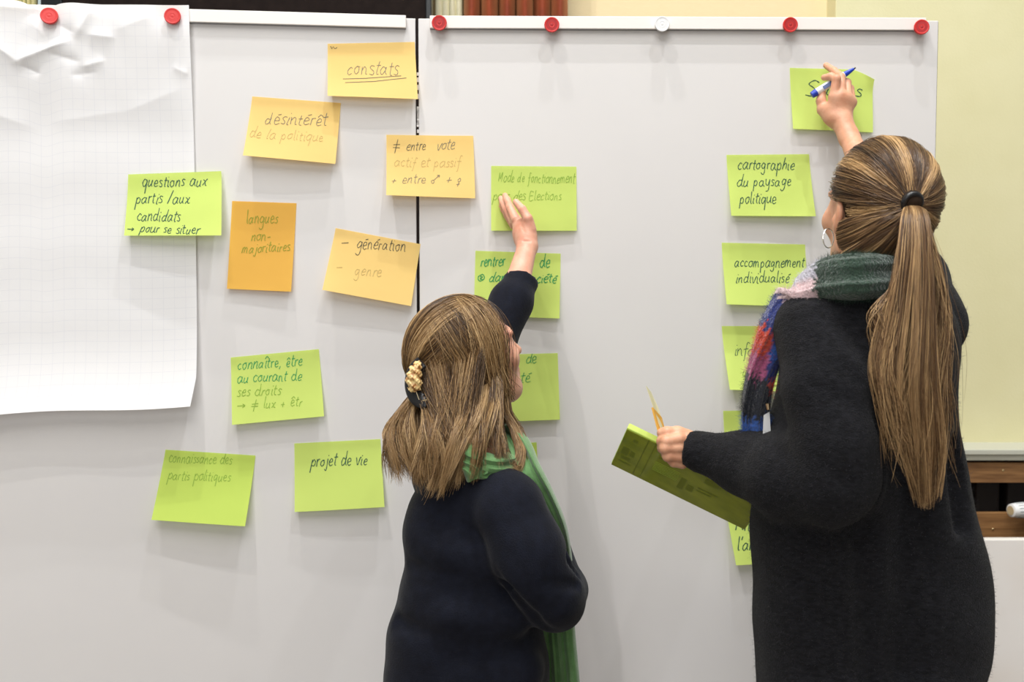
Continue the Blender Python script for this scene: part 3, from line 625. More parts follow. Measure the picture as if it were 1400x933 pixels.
def head_field(c, Rm, s, neck_to, neck_r, ears=True):
    lo, hi = c - .19, c + .19; F_ = Field(lo, hi, .0026)
    W = lambda r, f, u: c + Rm @ (np.array([r, f, u])*s)
    F_.ell(c, np.array([.074, .094, .088])*s, Rm, 0)
    F_.ell(W(0, .030, -.045), np.array([.058, .064, .082])*s, Rm, .03)
    F_.ell(W(0, .058, -.102), np.array([.026, .024, .022])*s, Rm, .03)            # chin
    for q in (-1, 1):
        F_.cap(W(q*.052, .0, -.075), W(q*.02, .062, -.108), .016*s, .014*s, .03)   # jaw line
        F_.ell(W(q*.044, .062, -.040), np.array([.022, .018, .018])*s, Rm, .025)   # cheek bone
        F_.ell(W(q*.033, .090, -.012), np.array([.016, .014, .011])*s, Rm, .01, 's')
        F_.ell(W(q*.033, .076, -.013), np.array([.013, .013, .012])*s, Rm, .004)   # eyelids
        F_.cap(W(q*.016, .093, .006), W(q*.05, .078, .007), .006*s, .005*s, .012)  # brow
    F_.cap(W(0, .090, -.006), W(0, .112, -.045), .0065*s, .0095*s, .012)            # nose
    for q in (-1, 1): F_.ell(W(q*.010, .100, -.048), np.array([.007, .008, .006])*s, Rm, .006)
    F_.cap(W(-.018, .088, -.073), W(.018, .088, -.073), .005*s, .005*s, .008); F_.cap(W(-.015, .086, -.083), W(.015, .086, -.083), .006*s, .006*s, .008)
    F_.cap(W(-.022, .096, -.078), W(.022, .096, -.078), .0016*s, .0016*s, .002, 's')
    if ears:
        for q in (-1, 1):
            Re = Rm @ np.array([[math.cos(q*.35), -math.sin(q*.35), 0], [math.sin(q*.35), math.cos(q*.35), 0], [0, 0, 1]])
            F_.ell(W(q*.078, -.004, -.022), np.array([.008, .017, .031])*s, Re, .006)
            F_.ell(W(q*.086, .001, -.018), np.array([.006, .009, .019])*s, Re, .004, 's')
            F_.ell(W(q*.079, .004, -.030), np.array([.005, .005, .008])*s, Re, .004)
    F_.cap(W(0, -.028, -.06), neck_to, neck_r*.95, neck_r, .03)
    return F_, W
def hair_cap(c, Rm, s, semi, planeo, planen, extra=None, h=.004):
    F_ = Field(c - .24, c + .2, h); F_.ell(c, semi, Rm, 0)
    F_.plane(planeo, planen, .015)
    if extra: extra(F_)
    return F_
def mixc(a, b, t): t = np.clip(t, 0, 1)[..., None]; return np.array(a)*(1-t) + np.array(b)*t
def slerp(a, b, t):
    om = np.arccos(np.clip((a*b).sum(-1), -1, 1))[:, None]; so = np.sin(om) + 1e-6
    return (np.sin((1-t)*om)/so)[..., None]*a[:, None, :] + (np.sin(t*om)/so)[..., None]*b[:, None, :]
def wave1(x, seed, octs=3):
    r_ = np.random.default_rng(seed); v = 0
    for o_ in range(octs): v = v + np.sin(x*(3.1*2**o_) + r_.uniform(0, 6.28))*(.62**o_)
    return v
def bundle(keys, N_, M_, seed, frizz=.002, taper=1.0, rad=.0004, lumps=9, lenvar=.12, dim=.55):
    """keys: list of (centre xyz, spread vec a, spread vec b) along the lock; strands stay in place across the section, gathered in clumps"""
    r_ = np.random.default_rng(seed); K = np.array([k[0] for k in keys]); A_ = np.array([k[1] for k in keys]); B_ = np.array([k[2] for k in keys])
    C = catmull(K, M_); A = catmull(A_, M_); Bv = catmull(B_, M_)
    th = r_.uniform(0, 2*math.pi, N_); rr = np.sqrt(r_.uniform(.0, 1, N_)); x = rr*np.cos(th); y = rr*np.sin(th)
    cl = r_.uniform(-1, 1, (lumps*4, 2)); cl = cl[(cl**2).sum(1) < 1]
    j = np.argmin((x[:, None]-cl[None, :, 0])**2 + (y[:, None]-cl[None, :, 1])**2, 1)
    t = np.linspace(0, 1, M_)[None, :]; pull = .62*t**1.2
    X = x[:, None]*(1-pull) + cl[j, 0][:, None]*pull; Y = y[:, None]*(1-pull) + cl[j, 1][:, None]*pull
    Pn = C[None] + A[None]*X[..., None] + Bv[None]*Y[..., None]
    ph = r_.uniform(0, 6.28, (N_, 1, 3)); fr = r_.uniform(4, 11, (N_, 1, 3)); Pn = Pn + frizz*np.sin(t[..., None]*fr + ph)*t[..., None]**.7
    phc = r_.uniform(0, 6.28, (len(cl), 3)); Pn = Pn + frizz*2.2*np.sin(t[..., None]*6 + phc[j][:, None, :])*t[..., None]
    ln = 1 - r_.uniform(0, lenvar, N_)    # shorten
    Q = np.empty_like(Pn); ts = np.linspace(0, 1, M_)
    for i in range(M_):
        f = ts[i]*ln*(M_-1); k = np.minimum(f.astype(int), M_-2); u = (f-k)[:, None]; ar = np.arange(N_); Q[:, i] = Pn[ar, k]*(1-u) + Pn[ar, k+1]*u
    Rn = np.full((N_, M_), rad)*(1 - .6*taper*t**3)
    return Q, Rn, r_.uniform(0, 1, N_), j/len(cl)

def PY(px, py, Y): return P(px, py, Y)
def torso_keys(rows, Y, b, ang=0.):
    ks = []
    for i, (py, xl, xr, *o_) in enumerate(rows):
        yy = o_[0] if o_ else Y; bb = o_[1] if len(o_) > 1 else b
        l, r = P(xl, py, yy), P(xr, py, yy); ks.append(((l[2]+r[2])/2, (l[0]+r[0])/2, yy, (r[0]-l[0])/2, bb, ang))
    return ks
def legs(F_, hipL, hipR, footL, footR, rt=.085, rc=.05):
    for h_, f_ in ((hipL, footL), (hipR, footR)):
        h_ = np.array(h_); f_ = np.array(f_); kn = h_*.48 + f_*.52 + np.array([0, .03, 0]); F_.cap(h_, kn, rt, rt*.66, .03); F_.cap(kn, f_, rt*.62, rc*.8, .02)
def shoe(name, p, d, parent):
    p = np.array(p); d = unit(d); F_ = Field(p + np.array([-.2, -.2, -.02]), p + np.array([.2, .2, .14]), .006)
    F_.cap(p + np.array([0, 0, .035]) - d*.05, p + d*.13 + np.array([0, 0, .03]), .038, .030, .02); F_.cap(p + np.array([0, 0, .04]), p + np.array([0, 0, .10]), .04, .042, .03)
    F_.plane(np.array([0, 0, .001]), np.array([0, 0, -1.]), .003); merge(name, [F_.mesh()], M['shoe'], parent)

# ================================================================== WOMAN IN THE NAVY SWEATER
w1 = empty('person', (float(P(640, 800, -.5)[0]), -.5, 0)); tag(w1, 'person in navy sweater and green scarf with clipped light brown hair, reaching up', 'person')
H1 = P(636, 479, -.43); R1 = frame(56, 20, 0); s1 = .99
neck1 = P(640, 640, -.52)
F_, W1 = head_field(H1, R1, s1, neck1, .052)
body1 = [F_.mesh()]
for q in (-1, 1):
    b = MB(); b.lathe(W1(q*.033, .067, -.013), R1[:, 1], [(0, .001), (.004, .008), (.012, .0115), (.019, .008), (.0215, .003)], 16); b.build('eye', M['eye'], w1, True)
# raised left hand and forearm
wr = P(721, 337, -.13)
F_ = Field(P(660, 400, -.26) - .06, P(740, 250, 0.0) + np.array([.05, .03, .03]), .0016)
fa = P(700, 410, -.21); elb1 = P(668, 475, -.27)
F_.chain([P(690, 430, -.24), P(708, 385, -.19), wr], [.034, .027, .021], .01)
F_.chain([wr, P(717, 320, -.11)], [.021, .023], .012)
F_.ell(P(716, 318, -.105), (.019, .032, .036), frame(-20, 0, -12), .014)
F_.cap(P(714, 316, -.10), P(704, 298, -.065), .017, .012, .012)
F_.chain([P(722, 322, -.125), P(722, 303, -.125)], [.018, .012], .012)      # thumb mound
F_.chain([P(725, 314, -.128), P(721.5, 299, -.132), P(714, 286.5, -.124), P(705.5, 276.5, -.110)], [.013, .0105, .0092, .0074], .003)   # thumb
F_.chain([P(705, 300, -.085), P(697.5, 284, -.062), P(693.5, 274, -.042), P(690.5, 267.5, -.026)], [.0105, .0088, .0078, .0066], .004)  # index
F_.chain([P(702, 304, -.062), P(692.5, 287, -.040), P(687.5, 278, -.022), P(685, 271.5, -.008)], [.010, .0085, .0075, .0064], .003)   # middle
F_.chain([P(702, 308, -.045), P(693.5, 295, -.026), P(688.5, 287, -.012), P(685.5, 281.5, -.004)], [.0095, .008, .007, .006], .003)  # ring
F_.chain([P(706, 314, -.035), P(699, 303, -.016), P(695.5, 297, -.006)], [.0085, .007, .006], .003)          # little finger
F_.chain([P(716, 316, -.145), P(712, 308, -.137), P(709, 299, -.12)], [.0022, .0026, .003], .005, 's'); F_.chain([P(724, 330, -.152), P(716, 330, -.150)], [.0014, .0014], .004, 's')
body1.append(F_.mesh())
nail = MB()
# nail on the thumb
nc = P(702.2, 277.2, -.1075)
# torso, legs, right arm underneath the clothes (coarse)
LS = P(598, 650, -.40); RSh = P(688, 690, -.61); elR = P(766, 825, -.56); wrR = P(758, 745, -.37)
F_ = Field((-.45, -.85, 0.03), (.35, -.1, 1.45), .011)
keys = torso_keys([(650, 615, 680, -.51, .04), (690, 590, 702), (760, 575, 720), (850, 560, 730), (933, 545, 738), (1010, 548, 735)], -.51, .095)
F_.loft(keys, .01); F_.cap(P(640, 640, -.51), P(645, 700, -.50), .040, .042, .01); F_.cap(LS, P(645, 690, -.5), .032, .04, .01); F_.cap(P(688, 700, -.60), P(645, 710, -.5), .024, .035, .01)
F_.chain([LS, elb1, P(690, 430, -.24)], [.034, .032, .028], .01); F_.chain([P(696, 715, -.60), elR, wrR], [.030, .034, .024], .01); F_.ell(P(748, 715, -.34), (.03, .03, .04), None, .02)
hip1 = P(645, 960, -.5); legs(F_, (hip1[0]-.055, -.5, .75), (hip1[0]+.055, -.5, .75), (hip1[0]-.08, -.47, .09), (hip1[0]+.10, -.5, .09), .06)
body1.append(F_.mesh())
merge('body', body1, M['skin1'], w1)
# trousers and shoes
F_ = Field((-.5, -.8, .03), (.35, -.2, 1.0), .010)
F_.loft([(.62, hip1[0], -.5, .14, .10, 0), (.75, hip1[0], -.5, .12, .095, 0), (.90, hip1[0], -.5, .10, .08, 0)], .03); legs(F_, (hip1[0]-.06, -.5, .70), (hip1[0]+.07, -.51, .70), (hip1[0]-.08, -.47, .08), (hip1[0]+.10, -.5, .08), .085, .07)
merge('trousers', [F_.mesh()], M['trouser'], w1)
shoe('shoe', (hip1[0]-.08, -.49, 0), (.3, 1, 0), w1); shoe('shoe', (hip1[0]+.10, -.52, 0), (.5, 1, 0), w1)
# sweater
F_ = Field((-.45, -.88, .62), (.35, -.08, 1.60), .0058)
rows = [(636, 612, 686, -.52, .052), (655, 590, 700, -.515, .075), (680, 562, 712, -.51, .095), (715, 552, 722, -.51, .108), (760, 554, 724), (778, 553, 724), (815, 545, 735), (850, 534, 742), (890, 527, 748), (933, 525, 750), (985, 526, 750), (1040, 532, 744)]
F_.loft(torso_keys(rows, -.51, .118), .02)
F_.cap(P(604, 655, -.42), P(650, 660, -.5), .052, .06, .04); F_.cap(P(690, 684, -.59), P(650, 672, -.53), .057, .062, .035)
F_.chain([P(604, 650, -.40), P(645, 560, -.31), P(668, 478, -.27), P(700, 410, -.213), P(712, 385, -.184), P(718, 368, -.165)], [.057, .054, .050, .0445, .0345, .032], .012)
F_.chain([P(698, 700, -.61), P(722, 752, -.63), P(756, 818, -.60)], [.060, .063, .053], .018)
F_.chain([P(756, 818, -.60), P(766, 808, -.50), P(757, 748, -.40)], [.055, .047, .034], .018)
# folds
for pts, r_, k_ in [([(588, 738, -.55), (620, 752, -.590), (680, 762, -.595)], .036, .02), ([(583, 826, -.55), (620, 838, -.597), (700, 842, -.60)], .036, .02), ([(724, 775, -.645), (752, 812, -.625)], .056, .012), ([(580, 905, -.54), (630, 925, -.59), (710, 920, -.59)], .040, .02)]:
    F_.chain([P(*p) for p in pts], [r_]*len(pts), k_, 'u')
for pts, r_, k_ in [([(552, 772, -.58), (585, 786, -.635), (640, 798, -.65), (695, 800, -.65)], .012, .012), ([(548, 792, -.58), (600, 806, -.645), (655, 806, -.655)], .006, .010), ([(540, 850, -.57), (585, 872, -.645), (650, 884, -.66), (725, 872, -.65)], .012, .014), ([(556, 725, -.60), (562, 750, -.61), (575, 768, -.63)], .008, .014),
                    ([(688, 676, -.685), (676, 700, -.695), (670, 735, -.69), (667, 785, -.67)], .009, .008),
                    ([(667, 783, -.67), (692, 812, -.675), (728, 848, -.67), (745, 866, -.65)], .014, .010), ([(762, 738, -.60), (772, 765, -.64), (792, 786, -.62)], .009, .01), ([(695, 745, -.72), (722, 768, -.725), (750, 772, -.71)], .007, .014), ([(728, 812, -.715), (758, 800, -.70), (790, 800, -.65)], .008, .012), ([(690, 715, -.705), (712, 722, -.71)], .006, .016)]:
    F_.chain([P(*p) for p in pts], [r_]*len(pts), k_, 's')
F_.warp(lambda X, Y, Z: .0022*np.sin(X*34 + Z*22)*np.sin(Z*41 + Y*18))
d_ = unit(P(721, 337, -.13) - P(700, 410, -.213)); g_ = np.meshgrid(*F_.ax, indexing='ij'); dd = sum((g_[i] - P(713, 382.5, -.183)[i])*d_[i] for i in range(3))
dr = sum((g_[i] - P(713, 382.5, -.183)[i])**2 for i in range(3)); F_.D = np.where(dr < .09**2, np.maximum(F_.D, dd), F_.D)
merge('sweater', [F_.mesh()], M['navy'], w1)
b = MB(); cc = P(711.7, 384.5, -.1835)
s_ = unit(np.cross(d_, (0, 1, 0))); t_ = np.cross(d_, s_)
b.tube([cc + (s_*math.cos(q) + t_*math.sin(q))*.031 for q in np.linspace(0, 2*math.pi, 33)], .0035, 8, False); b.build('cuff_hem', M['navy'], w1, True)
# green scarf
side = unit((1, -.25, .45))
pth = [P(640, 622, -.44), P(672, 606, -.43), P(698, 612, -.50), P(714, 645, -.56), P(735, 680, -.56), P(757, 728, -.53), P(764, 790, -.45), P(762, 850, -.43), P(766, 905, -.43), P(772, 985, -.43)]
wd = [.030, .034, .036, .034, .030, .026, .028, .033, .034, .036]; th = [.022, .022, .020, .017, .016, .014, .014, .015, .015, .015]
sd = [(.2, 0, 1), (.2, -.2, 1), (.7, -.2, .7), (1, -.1, .4), (1, 0, .4), (1, 0, .2), (1, -.1, 0), (1, -.1, 0), (1, -.1, 0), (1, -.1, 0)]
V, Fs, UV = sweep(pth, wd, th, sd, 110, 56, lambda t, s: .005*math.sin(s*8 + t*3) + .0035*math.cos(s*15 + 1 - 2*t))
b = MB(); b.add(V, Fs); b.build('scarf', M['gscarf'], w1, True)
pth = [P(655, 650, -.60), P(640, 622, -.60), P(618, 612, -.53), P(615, 610, -.44), P(645, 606, -.38), P(680, 612, -.38), P(704, 618, -.45), P(702, 634, -.53), P(680, 640, -.585), P(655, 636, -.60)]
V, Fs, UV = sweep(pth, [.024]*10, [.017]*10, [(0, 0, 1)]*10, 90, 40, lambda t, s: .003*math.sin(s*9 + t*6)); b = MB(); b.add(V, Fs); b.build('scarf_loop', M['gscarf'], w1, True)

# hair
CL = P(569, 523, -.475)              # clip place
semi1 = np.array([.088, .108, .100])*1.0; hc1 = H1 + R1 @ np.array([0, -.008, .004])
po = H1 + R1 @ np.array([0, .050, .03]); pn = unit(R1 @ np.array([.0, 1, -.33]))
def ex1(F_):
    F_.chain([P(600, 540, -.48), P(576, 570, -.50), P(562, 605, -.53), P(566, 625, -.55)], [.030, .026, .022, .012], .02)
    F_.chain([P(645, 540, -.49), P(636, 590, -.54), P(615, 640, -.57)], [.048, .036, .018], .03)
    F_.chain([P(672, 520, -.46), P(680, 555, -.46), P(684, 590, -.48)], [.028, .016, .008], .03)
F_ = hair_cap(hc1, R1, 1, semi1, po, pn, ex1); hb1 = merge('hair', [F_.mesh()], M['hairbase'], w1)
dk1, md1, lt1 = lin((70, 48, 26))[:3], lin((132, 98, 56))[:3], lin((206, 172, 124))[:3]
def hair_cols(a, rv, seed, dk, md, lt, Mm, bias=0., amp=.30):
    v = .5 + amp*wave1(a, seed, 4)*.8 + (rv - .5)*.7 + bias
    c = np.where((v < .5)[:, None], mixc(dk, md, v*2), mixc(md, lt, (v - .5)*2)); return np.repeat(c[:, None, :], Mm, 1)
def scalp_strands(hc, Rm, semi, tie_w, cond, N_, Mm, seed, dk, md, lt, lift=.05, bias=0., rad=.00042, sag=None, jitter=.05, amp=.3, off=1.0, ex=6):
    r_ = np.random.default_rng(seed); d = r_.normal(size=(N_*4, 3)); d /= np.linalg.norm(d, axis=1, keepdims=True)
    d = d[cond(d)][:N_]; n_ = len(d); tl = np.linalg.inv(Rm) @ (tie_w - hc)/semi; tlen = np.linalg.norm(tl); td = tl/tlen
    tt = np.repeat(td[None], n_, 0) + r_.normal(size=(n_, 3))*jitter; tt /= np.linalg.norm(tt, axis=1, keepdims=True)
    t = np.linspace(0, 1, Mm)[None, :]*np.ones((n_, 1)); Q = slerp(d, tt, t)
    lay = r_.uniform(0, 1, n_)[:, None]; rad_ = off + .035*lay + lift*np.sin(math.pi*t)*.5 + (tlen - 1)*t**ex
    ref = np.array([0, 0, 1.]); e1 = unit(np.cross(td, ref)); e2 = np.cross(td, e1); az = np.arctan2(d @ e2, d @ e1)
    rad_ = rad_ + .012*wave1(az*4, seed + 5, 3)[:, None]*np.sin(math.pi*t)
    Q = Q*rad_[..., None]*semi; Q = Q @ Rm.T + hc
    if sag is not None: Q = Q + sag[None, None, :]*np.sin(math.pi*t)[..., None]
    Q += r_.normal(size=(n_, 1, 3))*.0009 + .0010*np.sin(t[..., None]*r_.uniform(3, 9, (n_, 1, 3)) + r_.uniform(0, 6, (n_, 1, 3)))
    return Q, np.full((n_, Mm), rad), hair_cols(az*2.4, r_.uniform(0, 1, n_), seed, dk, md, lt, Mm, bias, amp)
ncond = lambda lim, off: (lambda d: (((d*semi1) @ np.array([0, 1, -.33])) < lim) & (d[:, 2] > off))
Q, Rn, C = scalp_strands(hc1, R1, semi1, CL, lambda d: (((d*semi1) @ np.array([0, 1, -.33])) < .047) & (d[:, 2] > -.25), 5200, 16, 21, dk1, md1, lt1, .07, .0, .00042, amp=.42)
NP1 = P(676, 556, -.49)
Q2, R2_, C2 = scalp_strands(hc1, R1, semi1, NP1, lambda d: (((d*semi1) @ np.array([0, 1, -.33])) < .030) & (d[:, 2] > .05) & (d[:, 0] > .12) & (d[:, 1] > -.55) & (d[:, 1] < .62 + 0*d[:, 0]), 2300, 16, 22, dk1, md1, lt1, .10, -.05, .00042, jitter=.13, off=1.02, amp=.40)
Q3, R3_, C3 = scalp_strands(hc1, R1, semi1, P(624, 612, -.60), lambda d: (((d*semi1) @ np.array([0, 1, -.33])) < .02) & (d[:, 2] > -.55) & (d[:, 2] < .45) & (d[:, 0] > -.25), 2600, 16, 23, dk1, md1, lt1, .05, -.10, .00042, jitter=.055, off=1.0, ex=3, amp=.45)
tubes('hair_strands', np.concatenate([Q, Q2, Q3]), np.concatenate([Rn, R2_, R3_]), np.concatenate([C, C2, C3]), M['hair'], hb1)
parts = []
def lock(keys, n, seed, bias, **kw):
    Q, Rn, rv, j = bundle([(P(*k[0]), np.array(k[1]), np.array(k[2])) for k in keys], n, 20, seed, **kw)
    parts.append((Q, Rn, hair_cols(j*14 + rv*.8, rv, seed, dk1, md1, lt1, 20, bias)))
# middle lock, left of it a second one, the bunch under the clip, and two thin locks beside the cheek
lock([((660, 500, -.47), (.030, 0, .01), (0, .02, .01)), ((654, 535, -.52), (.038, .01, 0), (0, .025, 0)), ((645, 570, -.56), (.042, 0, 0), (0, .034, 0)), ((634, 610, -.60), (.044, .01, 0), (0, .034, 0)), ((618, 668, -.615), (.052, .01, .014), (0, .026, 0))], 3000, 31, .08, frizz=.004, lenvar=.22, lumps=14)
lock([((618, 510, -.48), (.030, 0, .01), (0, .015, .0)), ((612, 545, -.53), (.034, 0, .0), (0, .025, .0)), ((604, 585, -.57), (.034, 0, 0), (0, .03, 0)), ((594, 630, -.59), (.036, 0, 0), (0, .03, 0)), ((592, 664, -.595), (.036, 0, .01), (0, .022, 0))], 2000, 32, -.02, frizz=.004, lenvar=.22, lumps=12)
lock([((573, 528, -.485), (.008, 0, .006), (0, .012, .0)), ((562, 552, -.51), (.022, 0, .012), (0, .025, .0)), ((550, 582, -.53), (.034, 0, .014), (0, .034, 0)), ((550, 615, -.55), (.038, 0, .004), (0, .034, 0)), ((562, 652, -.56), (.042, 0, .012), (0, .026, 0))], 2600, 33, .08, frizz=.0042, lenvar=.30, lumps=14)
lock([((578, 532, -.50), (.008, 0, .006), (0, .012, .0)), ((590, 568, -.56), (.016, 0, .0), (0, .015, .0)), ((592, 608, -.60), (.024, 0, .0), (0, .02, 0)), ((584, 655, -.61), (.030, 0, 0), (0, .02, 0))], 900, 37, .12, frizz=.004, lenvar=.25)
lock([((688, 490, -.45), (.006, 0, 0), (0, .014, .0)), ((688, 530, -.47), (.012, 0, 0), (0, .02, .0)), ((692, 562, -.49), (.014, 0, 0), (0, .012, 0)), ((706, 590, -.51), (.012, 0, 0), (0, .012, 0)), ((712, 618, -.55), (.009, 0, 0), (0, .01, 0)), ((700, 645, -.58), (.014, 0, .0), (0, .01, 0)), ((684, 640, -.60), (.012, 0, .006), (0, .01, 0))], 420, 34, -.06, frizz=.004, lenvar=.35, lumps=6)
lock([((676, 505, -.48), (.014, 0, 0), (0, .02, .0)), ((674, 550, -.53), (.018, 0, 0), (0, .02, .0)), ((678, 595, -.57), (.013, 0, 0), (0, .012, 0)), ((688, 632, -.60), (.010, 0, 0), (0, .012, 0))], 520, 35, -.14, frizz=.004, lenvar=.30, lumps=6)
Q = np.concatenate([p[0] for p in parts]); Rn = np.concatenate([p[1] for p in parts]); C = np.concatenate([p[2] for p in parts])
tubes('loose_hair', Q, Rn, C, M['hair'], hb1)
# hair clip
cg = P(567, 519, -.50); b = MB()
arc = [P(570, 495, -.535), P(561, 505, -.535), P(556.5, 518, -.535), P(556.5, 531, -.538), P(561, 542, -.545), P(568, 548, -.55), P(576, 549.5, -.555), P(584, 547.5, -.56)]
arc = catmull(arc, 40); 
V, Fs, UV = sweep(arc[::5], [.0135]*8, [.0045]*8, [unit((1, -.3, .25))]*8, 50, 20)
b.add([v + np.array([.009, 0, .0]) for v in V], Fs); clipo = b.build('hair_clip', M['black'], w1, True)
F_ = Field(P(560, 535, -.58) - .04, P(575, 495, -.52) + .05, .0016)
F_.chain([P(572, 497, -.545), P(568, 507, -.548), P(565.5, 518, -.550), P(567, 527, -.552)], [.006, .011, .0135, .0125], .004)
F_.warp(lambda X, Y, Z: .0013*np.sin(X*900)*np.sin(Z*800 + 1) + .0013*np.sin(Z*450 + X*300))
mm = F_.mesh(); o = link('marbled_panel', mesh_np('marbled_panel', *mm), M['tort'], clipo); tag(o, 'marbled gold panel')
b = MB(); b.tube([P(568, 533, -.556), P(573, 547, -.566)], .0008, 6); b.tube([P(578, 548, -.566), P(584, 547, -.568)], .0016, 8); o = b.build('clip_pin', M['gold'], clipo, True)

# ================================================================== WOMAN IN THE BLACK CARDIGAN
w2 = empty('person', (float(P(1190, 800, -.62)[0]), -.62, 0)); tag(w2, 'person in long black cardigan with a long ponytail, writing on a note', 'person')
H2 = P(1204, 279, -.62); R2 = frame(-12, 12, 0); s2 = 1.0; neck2 = P(1195, 400, -.65)
F_, Wh = head_field(H2, R2, s2, neck2, .054); body2 = [F_.mesh()]
for q in (-1, 1):
    b = MB(); b.lathe(Wh(q*.033, .067, -.013), R2[:, 1], [(0, .001), (.004, .008), (.012, .0115), (.019, .008), (.0215, .003)], 16); b.build('eye', M['eye'], w2, True)
# raised right hand with marker
F_ = Field(P(1100, 260, -.25) - .03, P(1200, 80, .02) + .02, .0016)
wr2 = P(1161, 188, -.095)
F_.chain([P(1195, 262, -.22), P(1178, 225, -.16), wr2], [.034, .028, .0205], .01)
F_.chain([wr2, P(1151, 166, -.075)], [.0205, .024], .014)
F_.ell(P(1148, 150, -.072), (.030, .017, .038), frame(0, 18, -6), .014)
F_.cap(P(1138, 160, -.068), P(1128, 150, -.06), .018, .014, .014)
KN = [P(1140, 132, -.078), P(1150, 131, -.080), P(1159, 134, -.077), P(1165, 140, -.070)]
for k in KN: F_.ell(k, (.0105, .0105, .011), None, .012)
F_.chain([P(1134, 160, -.062), P(1125, 150, -.054), P(1122.5, 138, -.052), P(1124, 126, -.050)], [.0145, .0118, .0102, .0084], .006)     # thumb
F_.chain([KN[0], P(1143.5, 108, -.079), P(1136, 104.5, -.066), P(1127, 106, -.052)], [.0108, .0092, .0082, .0072], .004)  # index
F_.chain([KN[1], P(1150, 105, -.060), P(1140, 97, -.036), P(1129.5, 89.5, -.012)], [.0108, .009, .0082, .007], .004)                  # middle
F_.chain([KN[2], P(1158, 113, -.052), P(1151, 108, -.026), P(1143, 106, -.010)], [.0100, .0088, .0078, .007], .004)                   # ring
F_.chain([KN[3], P(1162.5, 121, -.048), P(1157, 116, -.028), P(1152, 114, -.014)], [.0092, .0078, .007, .0062], .004)                   # little
for p in ((1140, 150), (1149, 152), (1158, 154)): pass
body2.append(F_.mesh())
# left hand holding the pad
F_ = Field(P(880, 670, -.62) - .02, P(1000, 560, -.44) + .03, .0016)
F_.chain([P(1000, 628, -.58), P(948, 611, -.55)], [.028, .0235], .012)
F_.ell(P(930, 610, -.545), (.030, .020, .031), frame(0, 0, -12), .014)
F_.chain([P(945, 600, -.535), P(926, 593, -.545), P(912, 592, -.55), P(905, 592.5, -.548)], [.014, .0125, .0105, .0092], .006)    # thumb on top
F_.chain([P(928, 601, -.560), P(911, 604, -.566), P(905, 604, -.553), P(911, 601, -.532)], [.0115, .0103, .0092, .008], .005)     # index
F_.chain([P(928, 613, -.562), P(909.5, 613.5, -.568), P(906, 613, -.55), P(914, 612, -.53)], [.0115, .0103, .0092, .008], .004)
F_.chain([P(929, 625, -.560), P(913, 624, -.566), P(911, 622, -.548), P(919, 620, -.53)], [.011, .0096, .0086, .008], .004)
F_.chain([P(933, 634, -.553), P(921, 632, -.557), P(918, 630, -.542), P(924, 628, -.53)], [.0100, .0086, .0076, .007], .004)
body2.append(F_.mesh())
S2R = P(1268, 440, -.54); el2R = P(1222, 310, -.31); S2L = P(1098, 450, -.66); el2L = P(1146, 660, -.68)
F_ = Field((.1, -.95, .03), (1.0, -.1, 1.75), .011)
F_.loft(torso_keys([(400, 1155, 1230, -.64, .05), (450, 1120, 1270), (560, 1105, 1275), (700, 1075, 1285), (860, 1085, 1285), (960, 1090, 1275)], -.61, .085), .02)
F_.cap(neck2, P(1195, 470, -.64), .055, .07, .03); F_.chain([S2R, el2R, P(1195, 262, -.22)], [.048, .04, .034], .02); F_.chain([P(1116, 470, -.665), P(1130, 540, -.715), P(1142, 640, -.74), P(1080, 648, -.685), P(1000, 628, -.58)], [.030, .034, .034, .032, .027], .01)
hx = P(1190, 900, -.62)[0]; legs(F_, (hx-.08, -.60, .75), (hx+.08, -.60, .75), (hx-.10, -.60, .09), (hx+.10, -.62, .09), .065)
body2.append(F_.mesh()); merge('body', body2, M['skin2'], w2)
F_ = Field((.1, -.9, .03), (1.0, -.3, 1.0), .010)
F_.loft([(.55, hx, -.60, .17, .11, 0), (.72, hx, -.60, .15, .105, 0), (.88, hx, -.60, .12, .08, 0)], .03); legs(F_, (hx-.08, -.60, .72), (hx+.08, -.60, .72), (hx-.10, -.60, .08), (hx+.10, -.62, .08), .09, .075)
merge('trousers', [F_.mesh()], M['trouser'], w2); shoe('shoe', (hx-.10, -.62, 0), (-.2, 1, 0), w2); shoe('shoe', (hx+.10, -.64, 0), (.2, 1, 0), w2)
# cardigan
F_ = Field((.1, -.98, .55), (1.06, -.08, 1.78), .0068)
rows = [(388, 1146, 1246, -.64, .058), (402, 1118, 1272, -.64, .085), (425, 1092, 1292, -.635, .105), (460, 1080, 1300, -.63, .12), (520, 1072, 1297, -.63, .135), (580, 1056, 1299), (640, 1040, 1311), (700, 1033, 1324), (760, 1031, 1337), (829, 1032.5, 1347), (880, 1034, 1343), (933, 1037, 1322, -.62, .16), (990, 1042, 1305), (1080, 1052, 1290)]
F_.loft(torso_keys(rows, -.62, .135), .02, 2.5)
F_.cap(P(1120, 442, -.66), P(1160, 430, -.64), .062, .07, .04)
F_.chain([P(1273, 446, -.56), P(1250, 385, -.43), P(1222, 312, -.31), P(1192, 252, -.205)], [.062, .056, .048, .036], .03)
F_.chain([P(1112, 448, -.675), P(1128, 530, -.73), P(1142, 610, -.755), P(1142, 652, -.745)], [.062, .066, .066, .068], .014)
F_.chain([P(1136, 654, -.745), P(1080, 652, -.69), P(1020, 634, -.61), P(962, 619, -.565)], [.078, .069, .052, .037], .02)
F_.chain([P(962, 619, -.565), P(944, 614, -.55)], [.037, .0355], .006)
